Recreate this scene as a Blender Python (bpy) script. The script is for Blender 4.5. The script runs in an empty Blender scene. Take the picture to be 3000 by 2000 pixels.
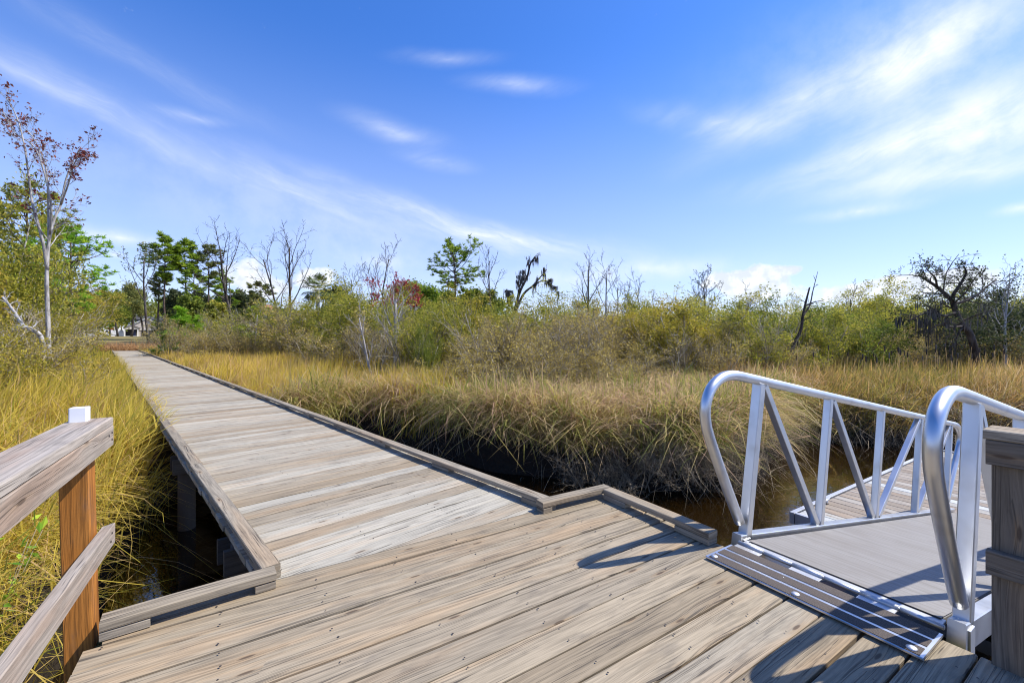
import bpy, math, random
import numpy as np
from math import radians, sin, cos, pi, atan2, sqrt

S = bpy.context.scene
COL = S.collection
F = 1259.0            # focal length in photo pixels (3000 wide), about 15 mm
HY = 986.0            # horizon row
CH = 1.25             # eye height above the platform
GZ = -0.45             # marsh ground
WZ = -1.12            # creek level
SUN_EL, SUN_AZ = radians(51.5), atan2(0.99, 0.14)   # azimuth from +Y towards +X

V2 = np.array([0.8457, 0.5337])     # along the platform planks
U2 = np.array([-0.5337, 0.8457])
W2 = -U2
G0 = np.array([1.44, 2.66])
WD = np.array([-0.690, 0.724])      # walkway direction
WN = np.array([0.724, 0.690])       # walkway right hand
WL0 = np.array([-1.255, 2.166])     # walkway left edge start
WWID = 1.80

def PL(a, b, z=0.0):
    p = G0 + a * V2 + b * W2
    return np.array([p[0], p[1], z])

def WK(t, s, z=0.0):
    p = WL0 + WD * t + WN * s
    return np.array([p[0], p[1], z])

def P(px, d):
    return np.array([(px - 1500.0) / F * d, d])

def IMG(px, py, d):
    return np.array([(px - 1500.0) / F * d, d, CH - (py - HY) / F * d])

# ------------------------------------------------------------------ objects
def tag(o, label=None, cat=None, group=None, kind=None):
    if label: o['label'] = label
    if cat: o['category'] = cat
    if group: o['group'] = group
    if kind: o['kind'] = kind
    return o

def thing(name, loc, label, cat, group=None, rz=0.0):
    o = bpy.data.objects.new(name, None)
    o.empty_display_size = 0.2
    o.location = loc
    o.rotation_euler = (0, 0, rz)
    COL.objects.link(o)
    return tag(o, label, cat, group)

def link(name, mesh, parent=None):
    o = bpy.data.objects.new(name, mesh)
    COL.objects.link(o)
    if parent is not None:
        o.parent = parent
    return o

def copy_tree(root):
    c = root.copy(); COL.objects.link(c)
    for ch in root.children:
        k = ch.copy(); COL.objects.link(k); k.parent = c
        for g in ch.children:
            q = g.copy(); COL.objects.link(q); q.parent = k
    return c

class MB:
    """collects polygons, builds one mesh object"""
    def __init__(self):
        self.V = []; self.n = 0
        self.faces = []      # (array (m,k), matindex, uv (m,k,2) or None)
        self.R = []
        self.smooth = []
    def add(self, V, F_, rnd=0.5, mat=0, uv=None, smooth=False):
        V = np.asarray(V, dtype=np.float64).reshape(-1, 3)
        F_ = np.asarray(F_, dtype=np.int64)
        if F_.ndim == 1: F_ = F_[None, :]
        self.V.append(V)
        r = np.asarray(rnd, dtype=np.float64)
        if r.ndim == 0: r = np.full(len(V), float(r))
        self.R.append(r)
        self.faces.append((F_ + self.n, mat, uv, smooth))
        self.n += len(V)
        return self.n - len(V)
    def more(self, base, F_, mat=0, uv=None, smooth=False):
        F_ = np.asarray(F_, dtype=np.int64)
        if F_.ndim == 1: F_ = F_[None, :]
        self.faces.append((F_ + base, mat, uv, smooth))
    def arrays(self):
        return np.concatenate(self.V), np.concatenate(self.R)
    def merge(self, other, M=None, off=None, rshift=0.0):
        V, R = other.arrays()
        if M is not None: V = V @ M.T
        if off is not None: V = V + off
        base = self.n
        self.V.append(V); self.R.append(np.clip(R + rshift, 0, 1)); self.n += len(V)
        for f, m, uv, sm in other.faces:
            self.faces.append((f + base, m, uv, sm))
    def mesh(self, name, mats, shift=None):
        V, R = self.arrays()
        if shift is not None: V = V - np.asarray(shift)
        me = bpy.data.meshes.new(name)
        me.vertices.add(len(V))
        me.vertices.foreach_set('co', V.astype(np.float32).ravel())
        loops = np.concatenate([f.ravel() for f, m, uv, sm in self.faces])
        tot = np.concatenate([np.full(len(f), f.shape[1]) for f, m, uv, sm in self.faces])
        mi = np.concatenate([np.full(len(f), m) for f, m, uv, sm in self.faces])
        smo = np.concatenate([np.full(len(f), sm) for f, m, uv, sm in self.faces])
        start = np.concatenate([[0], np.cumsum(tot)[:-1]])
        me.loops.add(len(loops)); me.polygons.add(len(tot))
        me.loops.foreach_set('vertex_index', loops.astype(np.int32))
        me.polygons.foreach_set('loop_start', start.astype(np.int32))
        me.polygons.foreach_set('loop_total', tot.astype(np.int32))
        me.polygons.foreach_set('material_index', mi.astype(np.int32))
        me.polygons.foreach_set('use_smooth', smo.astype(bool))
        at = me.attributes.new('rnd', 'FLOAT', 'POINT')
        at.data.foreach_set('value', R.astype(np.float32))
        if any(uv is not None for f, m, uv, sm in self.faces):
            ul = me.uv_layers.new(name='UVMap')
            uvs = np.concatenate([(np.asarray(uv).reshape(-1, 2) if uv is not None
                                   else np.zeros((f.size, 2))) for f, m, uv, sm in self.faces])
            ul.data.foreach_set('uv', uvs.astype(np.float32).ravel())
        for m in (mats if isinstance(mats, (list, tuple)) else [mats]):
            me.materials.append(m)
        me.update(calc_edges=True)
        return me
    def build(self, name, mats, parent=None, shift=None, label=None):
        if shift is None and parent is not None:
            p = parent
            while p.parent is not None: p = p.parent
            shift = np.array(p.location)
        o = link(name, self.mesh(name, mats, shift), parent)
        if label: o['label'] = label
        return o

def unit(v):
    v = np.asarray(v, float)
    return v / (np.linalg.norm(v) + 1e-12)

RW = np.random.default_rng(11)

def board(mb, p0, p1, width, thick, up=(0, 0, 1), ch=0.003, rnd=None, mat=0, nseg=1, warp=0.0, skew0=0.0, skew1=0.0):
    """chamfered timber from p0 to p1 (centre line); width across, thick along up"""
    p0 = np.asarray(p0, float); p1 = np.asarray(p1, float)
    ax = unit(p1 - p0); up = np.asarray(up, float)
    side = unit(np.cross(ax, up)); upv = np.cross(side, ax)
    L = np.linalg.norm(p1 - p0)
    w, t = width / 2, thick / 2
    sec = np.array([(-w + ch, -t), (w - ch, -t), (w, -t + ch), (w, t - ch), (w - ch, t), (-w + ch, t), (-w, t - ch), (-w, -t + ch)])
    per = np.concatenate([[0], np.cumsum(np.linalg.norm(np.roll(sec, -1, 0) - sec, axis=1))])
    if rnd is None: rnd = RW.random()
    ou, ov = RW.random() * 60, RW.random() * 60
    rings = []
    ph = RW.random() * 6.28
    for i in range(nseg + 1):
        f = i / nseg
        c = p0 + (p1 - p0) * f
        wz = warp * sin(ph + f * 3.3) if warp else 0
        sk = skew0 * (1 - f) + skew1 * f if (i in (0, nseg)) else 0
        rings.append(c + sec[:, :1] * side + (sec[:, 1:] + wz) * upv + (sec[:, :1] / max(w, 1e-6)) * sk * ax)
    V = np.concatenate(rings)
    Fq, UV = [], []
    for i in range(nseg):
        for k in range(8):
            k2 = (k + 1) % 8
            Fq.append((i * 8 + k, i * 8 + k2, (i + 1) * 8 + k2, (i + 1) * 8 + k))
            u0, u1 = L * i / nseg + ou, L * (i + 1) / nseg + ou
            UV.append(((u0, per[k] + ov), (u0, per[k + 1] + ov), (u1, per[k + 1] + ov), (u1, per[k] + ov)))
    b = mb.add(V, Fq, rnd, mat, np.array(UV))
    e = sec + ov
    mb.more(b, list(range(7, -1, -1)), mat, np.array([[(e[k][0], e[k][1]) for k in range(7, -1, -1)]]))
    mb.more(b, [nseg * 8 + k for k in range(8)], mat, np.array([[(e[k][0], e[k][1]) for k in range(8)]]))

def box(mb, c, size, ax=(1, 0, 0), up=(0, 0, 1), mat=0, rnd=0.5, ch=0.002):
    c = np.asarray(c, float); ax = unit(ax)
    board(mb, c - ax * size[0] / 2, c + ax * size[0] / 2, size[1], size[2], up, min(ch, size[1] / 4, size[2] / 4), rnd, mat)

def tube(mb, pts, rad, k=6, mat=0, rnd=0.5, cap=True, smooth=True):
    pts = np.asarray(pts, float); n = len(pts)
    rad = np.broadcast_to(np.asarray(rad, float), (n,))
    tan = np.gradient(pts, axis=0)
    tan /= (np.linalg.norm(tan, axis=1)[:, None] + 1e-9)
    m = unit(tan.mean(0))
    ref = np.array([0, 0, 1.0]) if abs(m[2]) < 0.8 else np.array([1.0, 0.13, 0])
    s = np.zeros_like(tan); c = unit(np.cross(tan[0], ref))
    for i in range(n):
        c = c - tan[i] * (c @ tan[i]); c = c / (sqrt(c @ c) + 1e-9); s[i] = c
    q = np.cross(s, tan)
    a = np.arange(k) * 2 * pi / k
    V = pts[:, None, :] + rad[:, None, None] * (np.cos(a)[None, :, None] * s[:, None, :] + np.sin(a)[None, :, None] * q[:, None, :])
    i = np.arange(n - 1)[:, None] * k; j = np.arange(k)[None, :]; j2 = (j + 1) % k
    Fq = np.stack([i + j, i + j2, i + k + j2, i + k + j], -1).reshape(-1, 4)
    b = mb.add(V.reshape(-1, 3), Fq, rnd, mat, None, smooth)
    if cap:
        mb.more(b, list(range(k - 1, -1, -1)), mat)
        mb.more(b, [(n - 1) * k + q_ for q_ in range(k)], mat)

def spline(ctrl, n=8):
    c = np.asarray(ctrl, float)
    c = np.vstack([2 * c[0] - c[1], c, 2 * c[-1] - c[-2]])
    out = []
    for i in range(1, len(c) - 2):
        for t in np.linspace(0, 1, n, endpoint=False):
            a, b, d, e = c[i - 1], c[i], c[i + 1], c[i + 2]
            out.append(0.5 * ((2 * b) + (-a + d) * t + (2 * a - 5 * b + 4 * d - e) * t * t + (-a + 3 * b - 3 * d + e) * t ** 3))
    out.append(c[-2])
    return np.array(out)

# ------------------------------------------------------------------ materials
class NT:
    def __init__(self, tree):
        self.t = tree; tree.nodes.clear(); self.x = 0
    def n(self, typ, **kw):
        nd = self.t.nodes.new(typ); self.x += 180; nd.location = (self.x, 0)
        for k, v in kw.items(): setattr(nd, k, v)
        return nd
    def l(self, a, b): self.t.links.new(a, b)
    def put(self, sock, v):
        if isinstance(v, bpy.types.NodeSocket): self.l(v, sock)
        else: sock.default_value = v
    def m(self, op, a, b=0.0, c=None, clamp=False):
        nd = self.n('ShaderNodeMath', operation=op); nd.use_clamp = clamp
        self.put(nd.inputs[0], a); self.put(nd.inputs[1], b)
        if c is not None: self.put(nd.inputs[2], c)
        return nd.outputs[0]
    def sm(self, v, a, b, lo=0.0, hi=1.0):
        nd = self.n('ShaderNodeMapRange', interpolation_type='SMOOTHSTEP')
        self.put(nd.inputs['Value'], v)
        for k, q in zip(('From Min', 'From Max', 'To Min', 'To Max'), (a, b, lo, hi)): self.put(nd.inputs[k], q)
        return nd.outputs[0]
    def mix(self, f, a, b, mode='MIX'):
        nd = self.n('ShaderNodeMix', data_type='RGBA', blend_type=mode)
        self.put(nd.inputs[0], f); self.put(nd.inputs[6], c4(a)); self.put(nd.inputs[7], c4(b))
        return nd.outputs[2]
    def xyz(self, x, y, z=0.0):
        nd = self.n('ShaderNodeCombineXYZ')
        for i, v in enumerate((x, y, z)): self.put(nd.inputs[i], v)
        return nd.outputs[0]
    def noise(self, vec, scale, detail=2, rough=0.5, col=False, dist=0.0, dim='3D'):
        nd = self.n('ShaderNodeTexNoise', noise_dimensions=dim)
        if vec is not None: self.l(vec, nd.inputs['Vector'])
        nd.inputs['Scale'].default_value = scale; nd.inputs['Detail'].default_value = detail
        nd.inputs['Roughness'].default_value = rough; nd.inputs['Distortion'].default_value = dist
        return nd.outputs['Color' if col else 'Fac']
    def ramp(self, f, stops, interp='LINEAR'):
        nd = self.n('ShaderNodeValToRGB'); cr = nd.color_ramp; cr.interpolation = interp
        while len(cr.elements) < len(stops): cr.elements.new(0.5)
        for e, (p, c) in zip(cr.elements, stops):
            e.position = p; e.color = c4(c)
        self.put(nd.inputs[0], f)
        return nd.outputs[0]
    def attr(self, name):
        nd = self.n('ShaderNodeAttribute', attribute_name=name)
        return nd.outputs['Fac']
    def bump(self, h, strength=0.5, dist=0.01):
        nd = self.n('ShaderNodeBump')
        nd.inputs['Strength'].default_value = strength; nd.inputs['Distance'].default_value = dist
        self.put(nd.inputs['Height'], h)
        return nd.outputs[0]
    def geo(self): return self.n('ShaderNodeNewGeometry').outputs['Position']
    def objc(self): return self.n('ShaderNodeTexCoord').outputs['Object']
    def out(self, sh):
        o = self.n('ShaderNodeOutputMaterial'); self.l(sh, o.inputs[0])
    def prin(self, col, rough=0.6, metal=0.0, normal=None, spec=0.5):
        nd = self.n('ShaderNodeBsdfPrincipled')
        self.put(nd.inputs['Base Color'], c4(col)); self.put(nd.inputs['Roughness'], rough)
        nd.inputs['Metallic'].default_value = metal
        nd.inputs['Specular IOR Level'].default_value = spec
        if normal is not None: self.l(normal, nd.inputs['Normal'])
        return nd.outputs[0]

def c4(c):
    if isinstance(c, (tuple, list)) and len(c) == 3: return (c[0], c[1], c[2], 1.0)
    return c

def mat(name):
    m = bpy.data.materials.new(name); m.use_nodes = True
    return m, NT(m.node_tree)

def wood(name, stops, tan=(0.42, 0.25, 0.11), tan_amt=0.35, dark=(0.05, 0.042, 0.035), crack=0.75, streak=0.55, green=0.0, bumpd=0.004):
    m, t = mat(name)
    uv = t.n('ShaderNodeTexCoord').outputs['UV']
    sp = t.n('ShaderNodeSeparateXYZ'); t.l(uv, sp.inputs[0])
    u, v = sp.outputs[0], sp.outputs[1]
    r = t.attr('rnd')
    # knots: one sparse cell pattern, stretched along the board
    vo = t.n('ShaderNodeTexVoronoi', voronoi_dimensions='2D')
    vo.inputs['Scale'].default_value = 1.0
    t.l(t.xyz(t.m('MULTIPLY', u, 1.9), t.m('MULTIPLY', v, 8.5)), vo.inputs['Vector'])
    kd = vo.outputs['Distance']
    kc = t.n('ShaderNodeSeparateColor'); t.l(vo.outputs['Color'], kc.inputs[0])
    keep = t.m('GREATER_THAN', kc.outputs[0], 0.60)
    bulge = t.m('MULTIPLY', t.m('MULTIPLY', t.sm(kd, 0.45, 0.0), keep), 0.016)
    wob = t.noise(t.xyz(t.m('MULTIPLY', u, 1.3), t.m('MULTIPLY', v, 5.0)), 1.0, 2)
    v2 = t.m('ADD', t.m('ADD', v, bulge), t.m('MULTIPLY', wob, 0.05))
    g1 = t.noise(t.xyz(t.m('MULTIPLY', u, 3.2), t.m('MULTIPLY', v2, 95.0)), 1.0, 3, 0.7)
    g2 = t.noise(t.xyz(t.m('MULTIPLY', u, 1.1), t.m('MULTIPLY', v2, 42.0)), 1.0, 3, 0.6)
    g3 = t.noise(t.xyz(t.m('MULTIPLY', u, 0.8), t.m('MULTIPLY', v2, 7.0)), 1.0, 3, 0.55)
    g4 = t.noise(t.xyz(t.m('MULTIPLY', u, 5.0), t.m('MULTIPLY', v, 14.0)), 1.0, 4, 0.65)
    base = t.ramp(r, stops)
    c = t.mix(t.m('MULTIPLY', t.sm(g3, 0.46, 0.72), tan_amt), base, tan)
    c = t.mix(t.m('MULTIPLY', t.sm(g4, 0.5, 0.75), 0.75), c, t.mix(0.5, c, (0.09, 0.08, 0.07)))
    s = t.m('ADD', t.m('MULTIPLY', t.sm(g1, 0.36, 0.62), 0.68), t.m('MULTIPLY', t.sm(g2, 0.34, 0.66), 0.32))
    tone = t.m('ADD', t.m('MULTIPLY', s, streak), 1.0 - streak * 0.5)
    tone = t.m('MULTIPLY', tone, t.m('MULTIPLY_ADD', t.m('FRACT', t.m('MULTIPLY', r, 7.31)), 0.15, 0.93))
    mul = t.n('ShaderNodeVectorMath', operation='SCALE'); t.l(c, mul.inputs[0]); t.l(tone, mul.inputs['Scale'])
    c = mul.outputs[0]
    cr = t.noise(t.xyz(t.m('MULTIPLY', u, 1.6), t.m('MULTIPLY', v2, 34.0), 7.3), 1.0, 3, 0.65)
    ln = t.noise(t.xyz(t.m('MULTIPLY', u, 0.55), t.m('MULTIPLY', v2, 46.0), 3.1), 1.0, 2, 0.5)
    ln = t.m('MULTIPLY', t.sm(t.m('ABSOLUTE', t.m('SUBTRACT', ln, 0.52)), 0.030, 0.006), t.sm(t.noise(t.xyz(t.m('MULTIPLY', u, 1.1), t.m('MULTIPLY', v2, 11.0), 9.0), 1.0, 2), 0.42, 0.58))
    crk = t.m('MULTIPLY', t.m('MAXIMUM', t.sm(cr, 0.64, 0.70), t.m('MULTIPLY', ln, 0.8)), crack)
    c = t.mix(crk, c, dark)
    kn = t.m('MULTIPLY', t.sm(t.m('ADD', kd, t.m('MULTIPLY', g4, .05)), 0.10, 0.06), keep)
    ring = t.m('MULTIPLY', t.m('MULTIPLY', t.sm(kd, 0.20, 0.07), t.sm(g1, .4, .6)), keep)
    c = t.mix(t.m('MULTIPLY', ring, 0.45), c, (0.30, 0.19, 0.09))
    c = t.mix(t.m('MULTIPLY', kn, 0.8), c, (0.075, 0.05, 0.033))
    if green:
        gp = t.noise(t.geo(), 3.0, 3)
        c = t.mix(t.m('MULTIPLY', t.sm(gp, 0.35, 0.6), green), c, (0.17, 0.17, 0.025))
    h = t.m('SUBTRACT', t.m('ADD', t.m('MULTIPLY', g1, 0.5), t.m('MULTIPLY', g2, 0.5)), t.m('MULTIPLY', crk, 0.9))
    t.out(t.prin(c, 0.8, 0, t.bump(h, 0.75, bumpd), 0.25))
    return m

def leafmat(name, stops, trans=0.4, rough=0.55, spec=0.2):
    m, t = mat(name)
    r = t.attr('rnd')
    oi = t.n('ShaderNodeObjectInfo').outputs['Random']
    f = t.m('ADD', r, t.m('MULTIPLY', t.m('SUBTRACT', oi, 0.5), 0.12), clamp=True)
    c = t.ramp(f, stops)
    a = t.prin(c, rough, 0, None, spec)
    tr = t.n('ShaderNodeBsdfTranslucent'); t.l(c, tr.inputs[0])
    mx = t.n('ShaderNodeMixShader'); mx.inputs[0].default_value = trans
    t.l(a, mx.inputs[1]); t.l(tr.outputs[0], mx.inputs[2])
    t.out(mx.outputs[0])
    return m

def plain(name, col, rough=0.6, metal=0.0, vary=0.15, scale=6.0, bump=0.0, spec=0.5):
    m, t = mat(name)
    p = t.objc()
    n = t.noise(p, scale, 4, 0.6)
    d = t.n('ShaderNodeVectorMath', operation='SCALE')
    d.inputs[0].default_value = col[:3]
    t.l(t.m('ADD', t.m('MULTIPLY', n, 2 * vary), 1.0 - vary), d.inputs['Scale'])
    nm = t.bump(n, bump, 0.01) if bump else None
    t.out(t.prin(d.outputs[0], rough, metal, nm, spec))
    return m

def bark(name, a, b, scale=14.0):
    m, t = mat(name)
    p = t.geo()
    mp = t.n('ShaderNodeMapping'); mp.inputs['Scale'].default_value = (1, 1, 0.22); t.l(p, mp.inputs[0])
    n = t.noise(mp.outputs[0], scale, 4, 0.65)
    n2 = t.noise(p, 1.6, 3)
    c = t.mix(t.sm(n, 0.35, 0.65), a, b)
    c = t.mix(t.m('MULTIPLY', t.sm(n2, 0.45, 0.7), 0.5), c, tuple(0.5 * (x + 0.25) for x in b[:3]))
    t.out(t.prin(c, 0.9, 0, t.bump(n, 0.6, 0.02), 0.15))
    return m

M = {}
M['deck'] = wood('platform_wood', [(0, (0.253, 0.202, 0.132)), (0.35, (0.309, 0.254, 0.172)), (0.7, (0.283, 0.235, 0.164)), (1, (0.322, 0.279, 0.205))], tan_amt=0.32, streak=0.56)
M['walk'] = wood('walkway_wood', [(0, (0.226, 0.171, 0.105)), (0.22, (0.291, 0.238, 0.162)), (0.5, (0.347, 0.307, 0.232)), (1, (0.404, 0.372, 0.293))], tan_amt=0.3, streak=0.45)
M['curb'] = wood('curb_wood', [(0, (0.241, 0.200, 0.140)), (1, (0.307, 0.266, 0.199))], tan_amt=0.3, streak=0.6, crack=0.9)
M['rail'] = wood('handrail_wood', [(0, (0.285, 0.242, 0.192)), (1, (0.349, 0.308, 0.260))], tan=(0.31, 0.185, 0.11), tan_amt=0.5, streak=0.55, crack=0.5)
M['greywood'] = wood('grey_post_wood', [(0, (0.120, 0.100, 0.076)), (1, (0.168, 0.144, 0.112))], tan_amt=0.15, streak=0.6)
M['orange'] = wood('stained_post_wood', [(0, (0.306, 0.115, 0.019)), (1, (0.340, 0.132, 0.025))], tan=(0.425, 0.187, 0.043), tan_amt=0.3, dark=(0.085, 0.027, 0.005), crack=0.6, streak=0.85)
M['under'] = wood('algae_wood', [(0, (0.096, 0.084, 0.060)), (1, (0.132, 0.114, 0.078))], green=0.8)
M['pile'] = wood('pile_wood', [(0, (0.072, 0.060, 0.048)), (1, (0.108, 0.096, 0.078))], tan_amt=0.1)
M['dockwood'] = wood('dock_wood', [(0, (0.253, 0.205, 0.155)), (0.6, (0.337, 0.298, 0.248)), (0.85, (0.421, 0.419, 0.378)), (1, (0.489, 0.503, 0.478))], tan_amt=0.25, streak=0.35)
M['nail'] = plain('nail_steel', (0.06, 0.05, 0.045), 0.6, 0.3)
M['white'] = plain('white_plastic', (0.78, 0.79, 0.80), 0.35, 0, 0.06, 12)

def alu(name, col=(0.66, 0.67, 0.68), rough=0.38, dirt=0.45):
    m, t = mat(name)
    p = t.objc()
    n = t.noise(p, 7.0, 2, 0.5)
    n2 = t.noise(p, 3.0, 3, 0.6)
    c = t.mix(t.m('MULTIPLY', t.sm(n, 0.5, 0.78), dirt), col, (0.42, 0.40, 0.37))
    r = t.m('ADD', t.m('MULTIPLY', n2, 0.22), rough - 0.10)
    t.out(t.prin(c, r, 1.0))
    return m
M['alu'] = alu('aluminium')
M['aludull'] = alu('dull_aluminium', (0.55, 0.56, 0.57), 0.5, 0.5)

def ribdeck():
    m, t = mat('ribbed_deck')
    p = t.objc()
    n = t.noise(p, 2.2, 4, 0.6)
    sp = t.n('ShaderNodeSeparateXYZ'); t.l(p, sp.inputs[0])
    a = t.m('ADD', t.m('MULTIPLY', sp.outputs[0], V2[0]), t.m('MULTIPLY', sp.outputs[1], V2[1]))
    b = t.m('ADD', t.m('MULTIPLY', sp.outputs[0], W2[0]), t.m('MULTIPLY', sp.outputs[1], W2[1]))
    n2 = t.noise(t.xyz(t.m('MULTIPLY', a, 42.0), t.m('MULTIPLY', b, 0.5)), 1.0, 2, .6)
    n = t.m('ADD', t.m('MULTIPLY', n, .7), t.m('MULTIPLY', t.noise(t.xyz(t.m('MULTIPLY', a, 6.0), t.m('MULTIPLY', b, .8), 3.0), 1.0, 2), .3))
    c = t.ramp(n, [(0.3, (0.21, 0.19, 0.165)), (0.55, (0.27, 0.255, 0.232)), (0.75, (0.17, 0.13, 0.10))])
    c = t.mix(t.m('MULTIPLY', t.sm(n2, .4, .65), 0.6), c, (0.17, 0.155, 0.13))
    t.out(t.prin(c, 0.6, 0.0, t.bump(n2, .5, .004), 0.3))
    return m
M['rib'] = ribdeck()

def grit():
    m, t = mat('grit_tape')
    p = t.objc()
    n = t.noise(p, 420.0, 2); n2 = t.noise(p, 14.0, 4, 0.7)
    c = t.ramp(n, [(0.35, (0.045, 0.037, 0.032)), (0.6, (0.12, 0.098, 0.082)), (0.75, (0.3, 0.26, 0.22))])
    c = t.mix(t.sm(n2, 0.70, 0.72), c, (0.6, 0.6, 0.58))
    t.out(t.prin(c, 0.85, 0, t.bump(n, 0.6, 0.002), 0.3))
    return m
M['grit'] = grit()
M['rubber'] = plain('dark_float', (0.03, 0.03, 0.032), 0.6)

def water():
    m, t = mat('creek_water')
    p = t.geo()
    n = t.noise(p, 2.2, 3, 0.55); n2 = t.noise(p, 9.0, 2)
    h = t.m('ADD', n, t.m('MULTIPLY', n2, 0.25))
    big = t.noise(p, 0.6, 3)
    c = t.mix(t.sm(big, 0.4, 0.65), (0.007, 0.0035, 0.0006), (0.014, 0.007, 0.0012))
    t.out(t.prin(c, 0.03, 0, t.bump(h, 0.09, 0.05), 1.0))
    next(n_ for n_ in m.node_tree.nodes if n_.type == 'BSDF_PRINCIPLED').inputs['IOR'].default_value = 1.6
    return m
M['water'] = water()

def ground():
    m, t = mat('marsh_soil')
    p = t.geo()
    n = t.noise(p, 1.2, 5, 0.65); n2 = t.noise(p, 14.0, 4, 0.7); big = t.noise(p, 0.05, 3)
    c = t.mix(n, (0.05, 0.04, 0.026), (0.14, 0.105, 0.06))
    c = t.mix(t.m('MULTIPLY', n2, 0.5), c, (0.035, 0.03, 0.024))
    sp = t.n('ShaderNodeSeparateXYZ'); t.l(p, sp.inputs[0])
    mud = t.sm(sp.outputs[2], -0.52, -0.66)
    c = t.mix(mud, c, t.mix(n2, (0.014, 0.011, 0.008), (0.042, 0.032, 0.022)))
    lawn = t.sm(sp.outputs[2], 0.1, 0.7)
    c = t.mix(lawn, c, t.mix(n, (0.20, 0.16, 0.06), (0.26, 0.21, 0.09)))
    rg = t.m('SUBTRACT', 0.95, t.m('MULTIPLY', mud, 0.1))
    t.out(t.prin(c, rg, 0, t.bump(n2, 0.9, 0.06), 0.1))
    return m
M['soil'] = ground()

# foliage colours
M['grassL'] = leafmat('gold_green_grass', [(0, (0.277, 0.317, 0.039)), (0.3, (0.601, 0.465, 0.062)), (0.6, (0.720, 0.559, 0.089)), (0.85, (0.720, 0.522, 0.125)), (1, (0.720, 0.484, 0.232))], 0.55)
M['grassC'] = leafmat('tan_marsh_grass', [(0, (0.210, 0.288, 0.050)), (0.3, (0.462, 0.403, 0.101)), (0.6, (0.663, 0.520, 0.204)), (0.85, (0.663, 0.481, 0.265)), (1, (0.503, 0.327, 0.204))], 0.5)
M['grassR'] = leafmat('brown_reeds', [(0, (0.256, 0.255, 0.049)), (0.35, (0.473, 0.356, 0.087)), (0.65, (0.663, 0.409, 0.143)), (0.9, (0.663, 0.510, 0.270)), (1, (0.393, 0.220, 0.112))], 0.5)
M['grassO'] = leafmat('rust_grass', [(0, (0.312, 0.169, 0.065)), (0.5, (0.494, 0.273, 0.117)), (1, (0.572, 0.377, 0.169))], 0.35)
M['deadstem'] = leafmat('dead_stems', [(0, (0.146, 0.115, 0.074)), (0.5, (0.365, 0.290, 0.189)), (1, (0.525, 0.432, 0.286))], 0.15)
M['olive'] = leafmat('olive_leaves', [(0, (0.114, 0.140, 0.026)), (0.4, (0.312, 0.323, 0.046)), (0.75, (0.497, 0.463, 0.055)), (1, (0.619, 0.495, 0.088))], 0.5)
M['yellow'] = leafmat('yellow_olive_leaves', [(0, (0.145, 0.144, 0.025)), (0.4, (0.379, 0.335, 0.042)), (0.8, (0.579, 0.478, 0.058)), (1, (0.619, 0.440, 0.094))], 0.5)
M['green'] = leafmat('green_leaves', [(0, (0.064, 0.102, 0.020)), (0.5, (0.192, 0.252, 0.036)), (1, (0.363, 0.371, 0.050))], 0.5)
M['dkgreen'] = leafmat('dark_leaves', [(0, (0.027, 0.042, 0.018)), (0.5, (0.068, 0.090, 0.033)), (1, (0.150, 0.165, 0.060))], 0.4)
M['brown'] = leafmat('brown_leaves', [(0, (0.273, 0.213, 0.062)), (0.5, (0.520, 0.400, 0.095)), (1, (0.720, 0.574, 0.157))], 0.4)
M['pine'] = leafmat('pine_needles', [(0, (0.083, 0.140, 0.020)), (0.5, (0.245, 0.363, 0.034)), (1, (0.526, 0.615, 0.050))], 0.4)
M['pinedk'] = leafmat('dark_pine_needles', [(0, (0.076, 0.101, 0.030)), (0.5, (0.189, 0.216, 0.059)), (1, (0.378, 0.347, 0.095))], 0.4)
M['lime'] = leafmat('bright_pine_needles', [(0, (0.118, 0.255, 0.024)), (0.5, (0.294, 0.510, 0.039)), (1, (0.549, 0.706, 0.059))], 0.45)
M['red'] = leafmat('red_leaves', [(0, (0.10, 0.02, 0.022)), (0.5, (0.19, 0.045, 0.04)), (1, (0.30, 0.10, 0.06))], 0.35)
M['redbud'] = leafmat('red_buds', [(0, (0.24, 0.025, 0.03)), (1, (0.50, 0.07, 0.07))], 0.4)
M['moss'] = leafmat('hanging_moss', [(0, (0.036, 0.034, 0.031)), (0.5, (0.084, 0.079, 0.072)), (1, (0.144, 0.132, 0.120))], 0.15)
M['palm'] = leafmat('palm_fronds', [(0, (0.060, 0.090, 0.027)), (0.6, (0.150, 0.195, 0.045)), (1, (0.300, 0.285, 0.075))], 0.3)
M['twig'] = leafmat('brown_twigs', [(0, (0.10, 0.08, 0.05)), (0.5, (0.26, 0.21, 0.13)), (0.85, (0.40, 0.35, 0.25)), (1, (0.55, 0.51, 0.42))], 0.05)
M['barkdk'] = bark('dark_bark', (0.035, 0.028, 0.022), (0.10, 0.082, 0.066))
M['barkpale'] = bark('pale_bark', (0.22, 0.205, 0.185), (0.50, 0.475, 0.44))
M['barkpine'] = bark('pine_bark', (0.05, 0.036, 0.028), (0.15, 0.105, 0.075))

# ------------------------------------------------------------------ terrain
CREEK = np.array([(60, 13), (30, 11), (14, 9.6), (8.6, 9.35), (6.6, 10.0), (5.5, 8.9), (4.35, 7.4), (3.35, 6.55), (1.9, 6.72), (0.33, 7.25), (-0.85, 8.2),
                  (-2.3, 9.35), (-3.6, 9.6), (-4.9, 8.6), (-5.4, 7.2), (-4.7, 5.6), (-4.1, 4.4), (-3.4, 3.3), (-2.85, 2.3), (-2.4, 1.4), (-2.1, 0.2), (-2.1, -4), (6, -6), (60, -4)], float)

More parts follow.
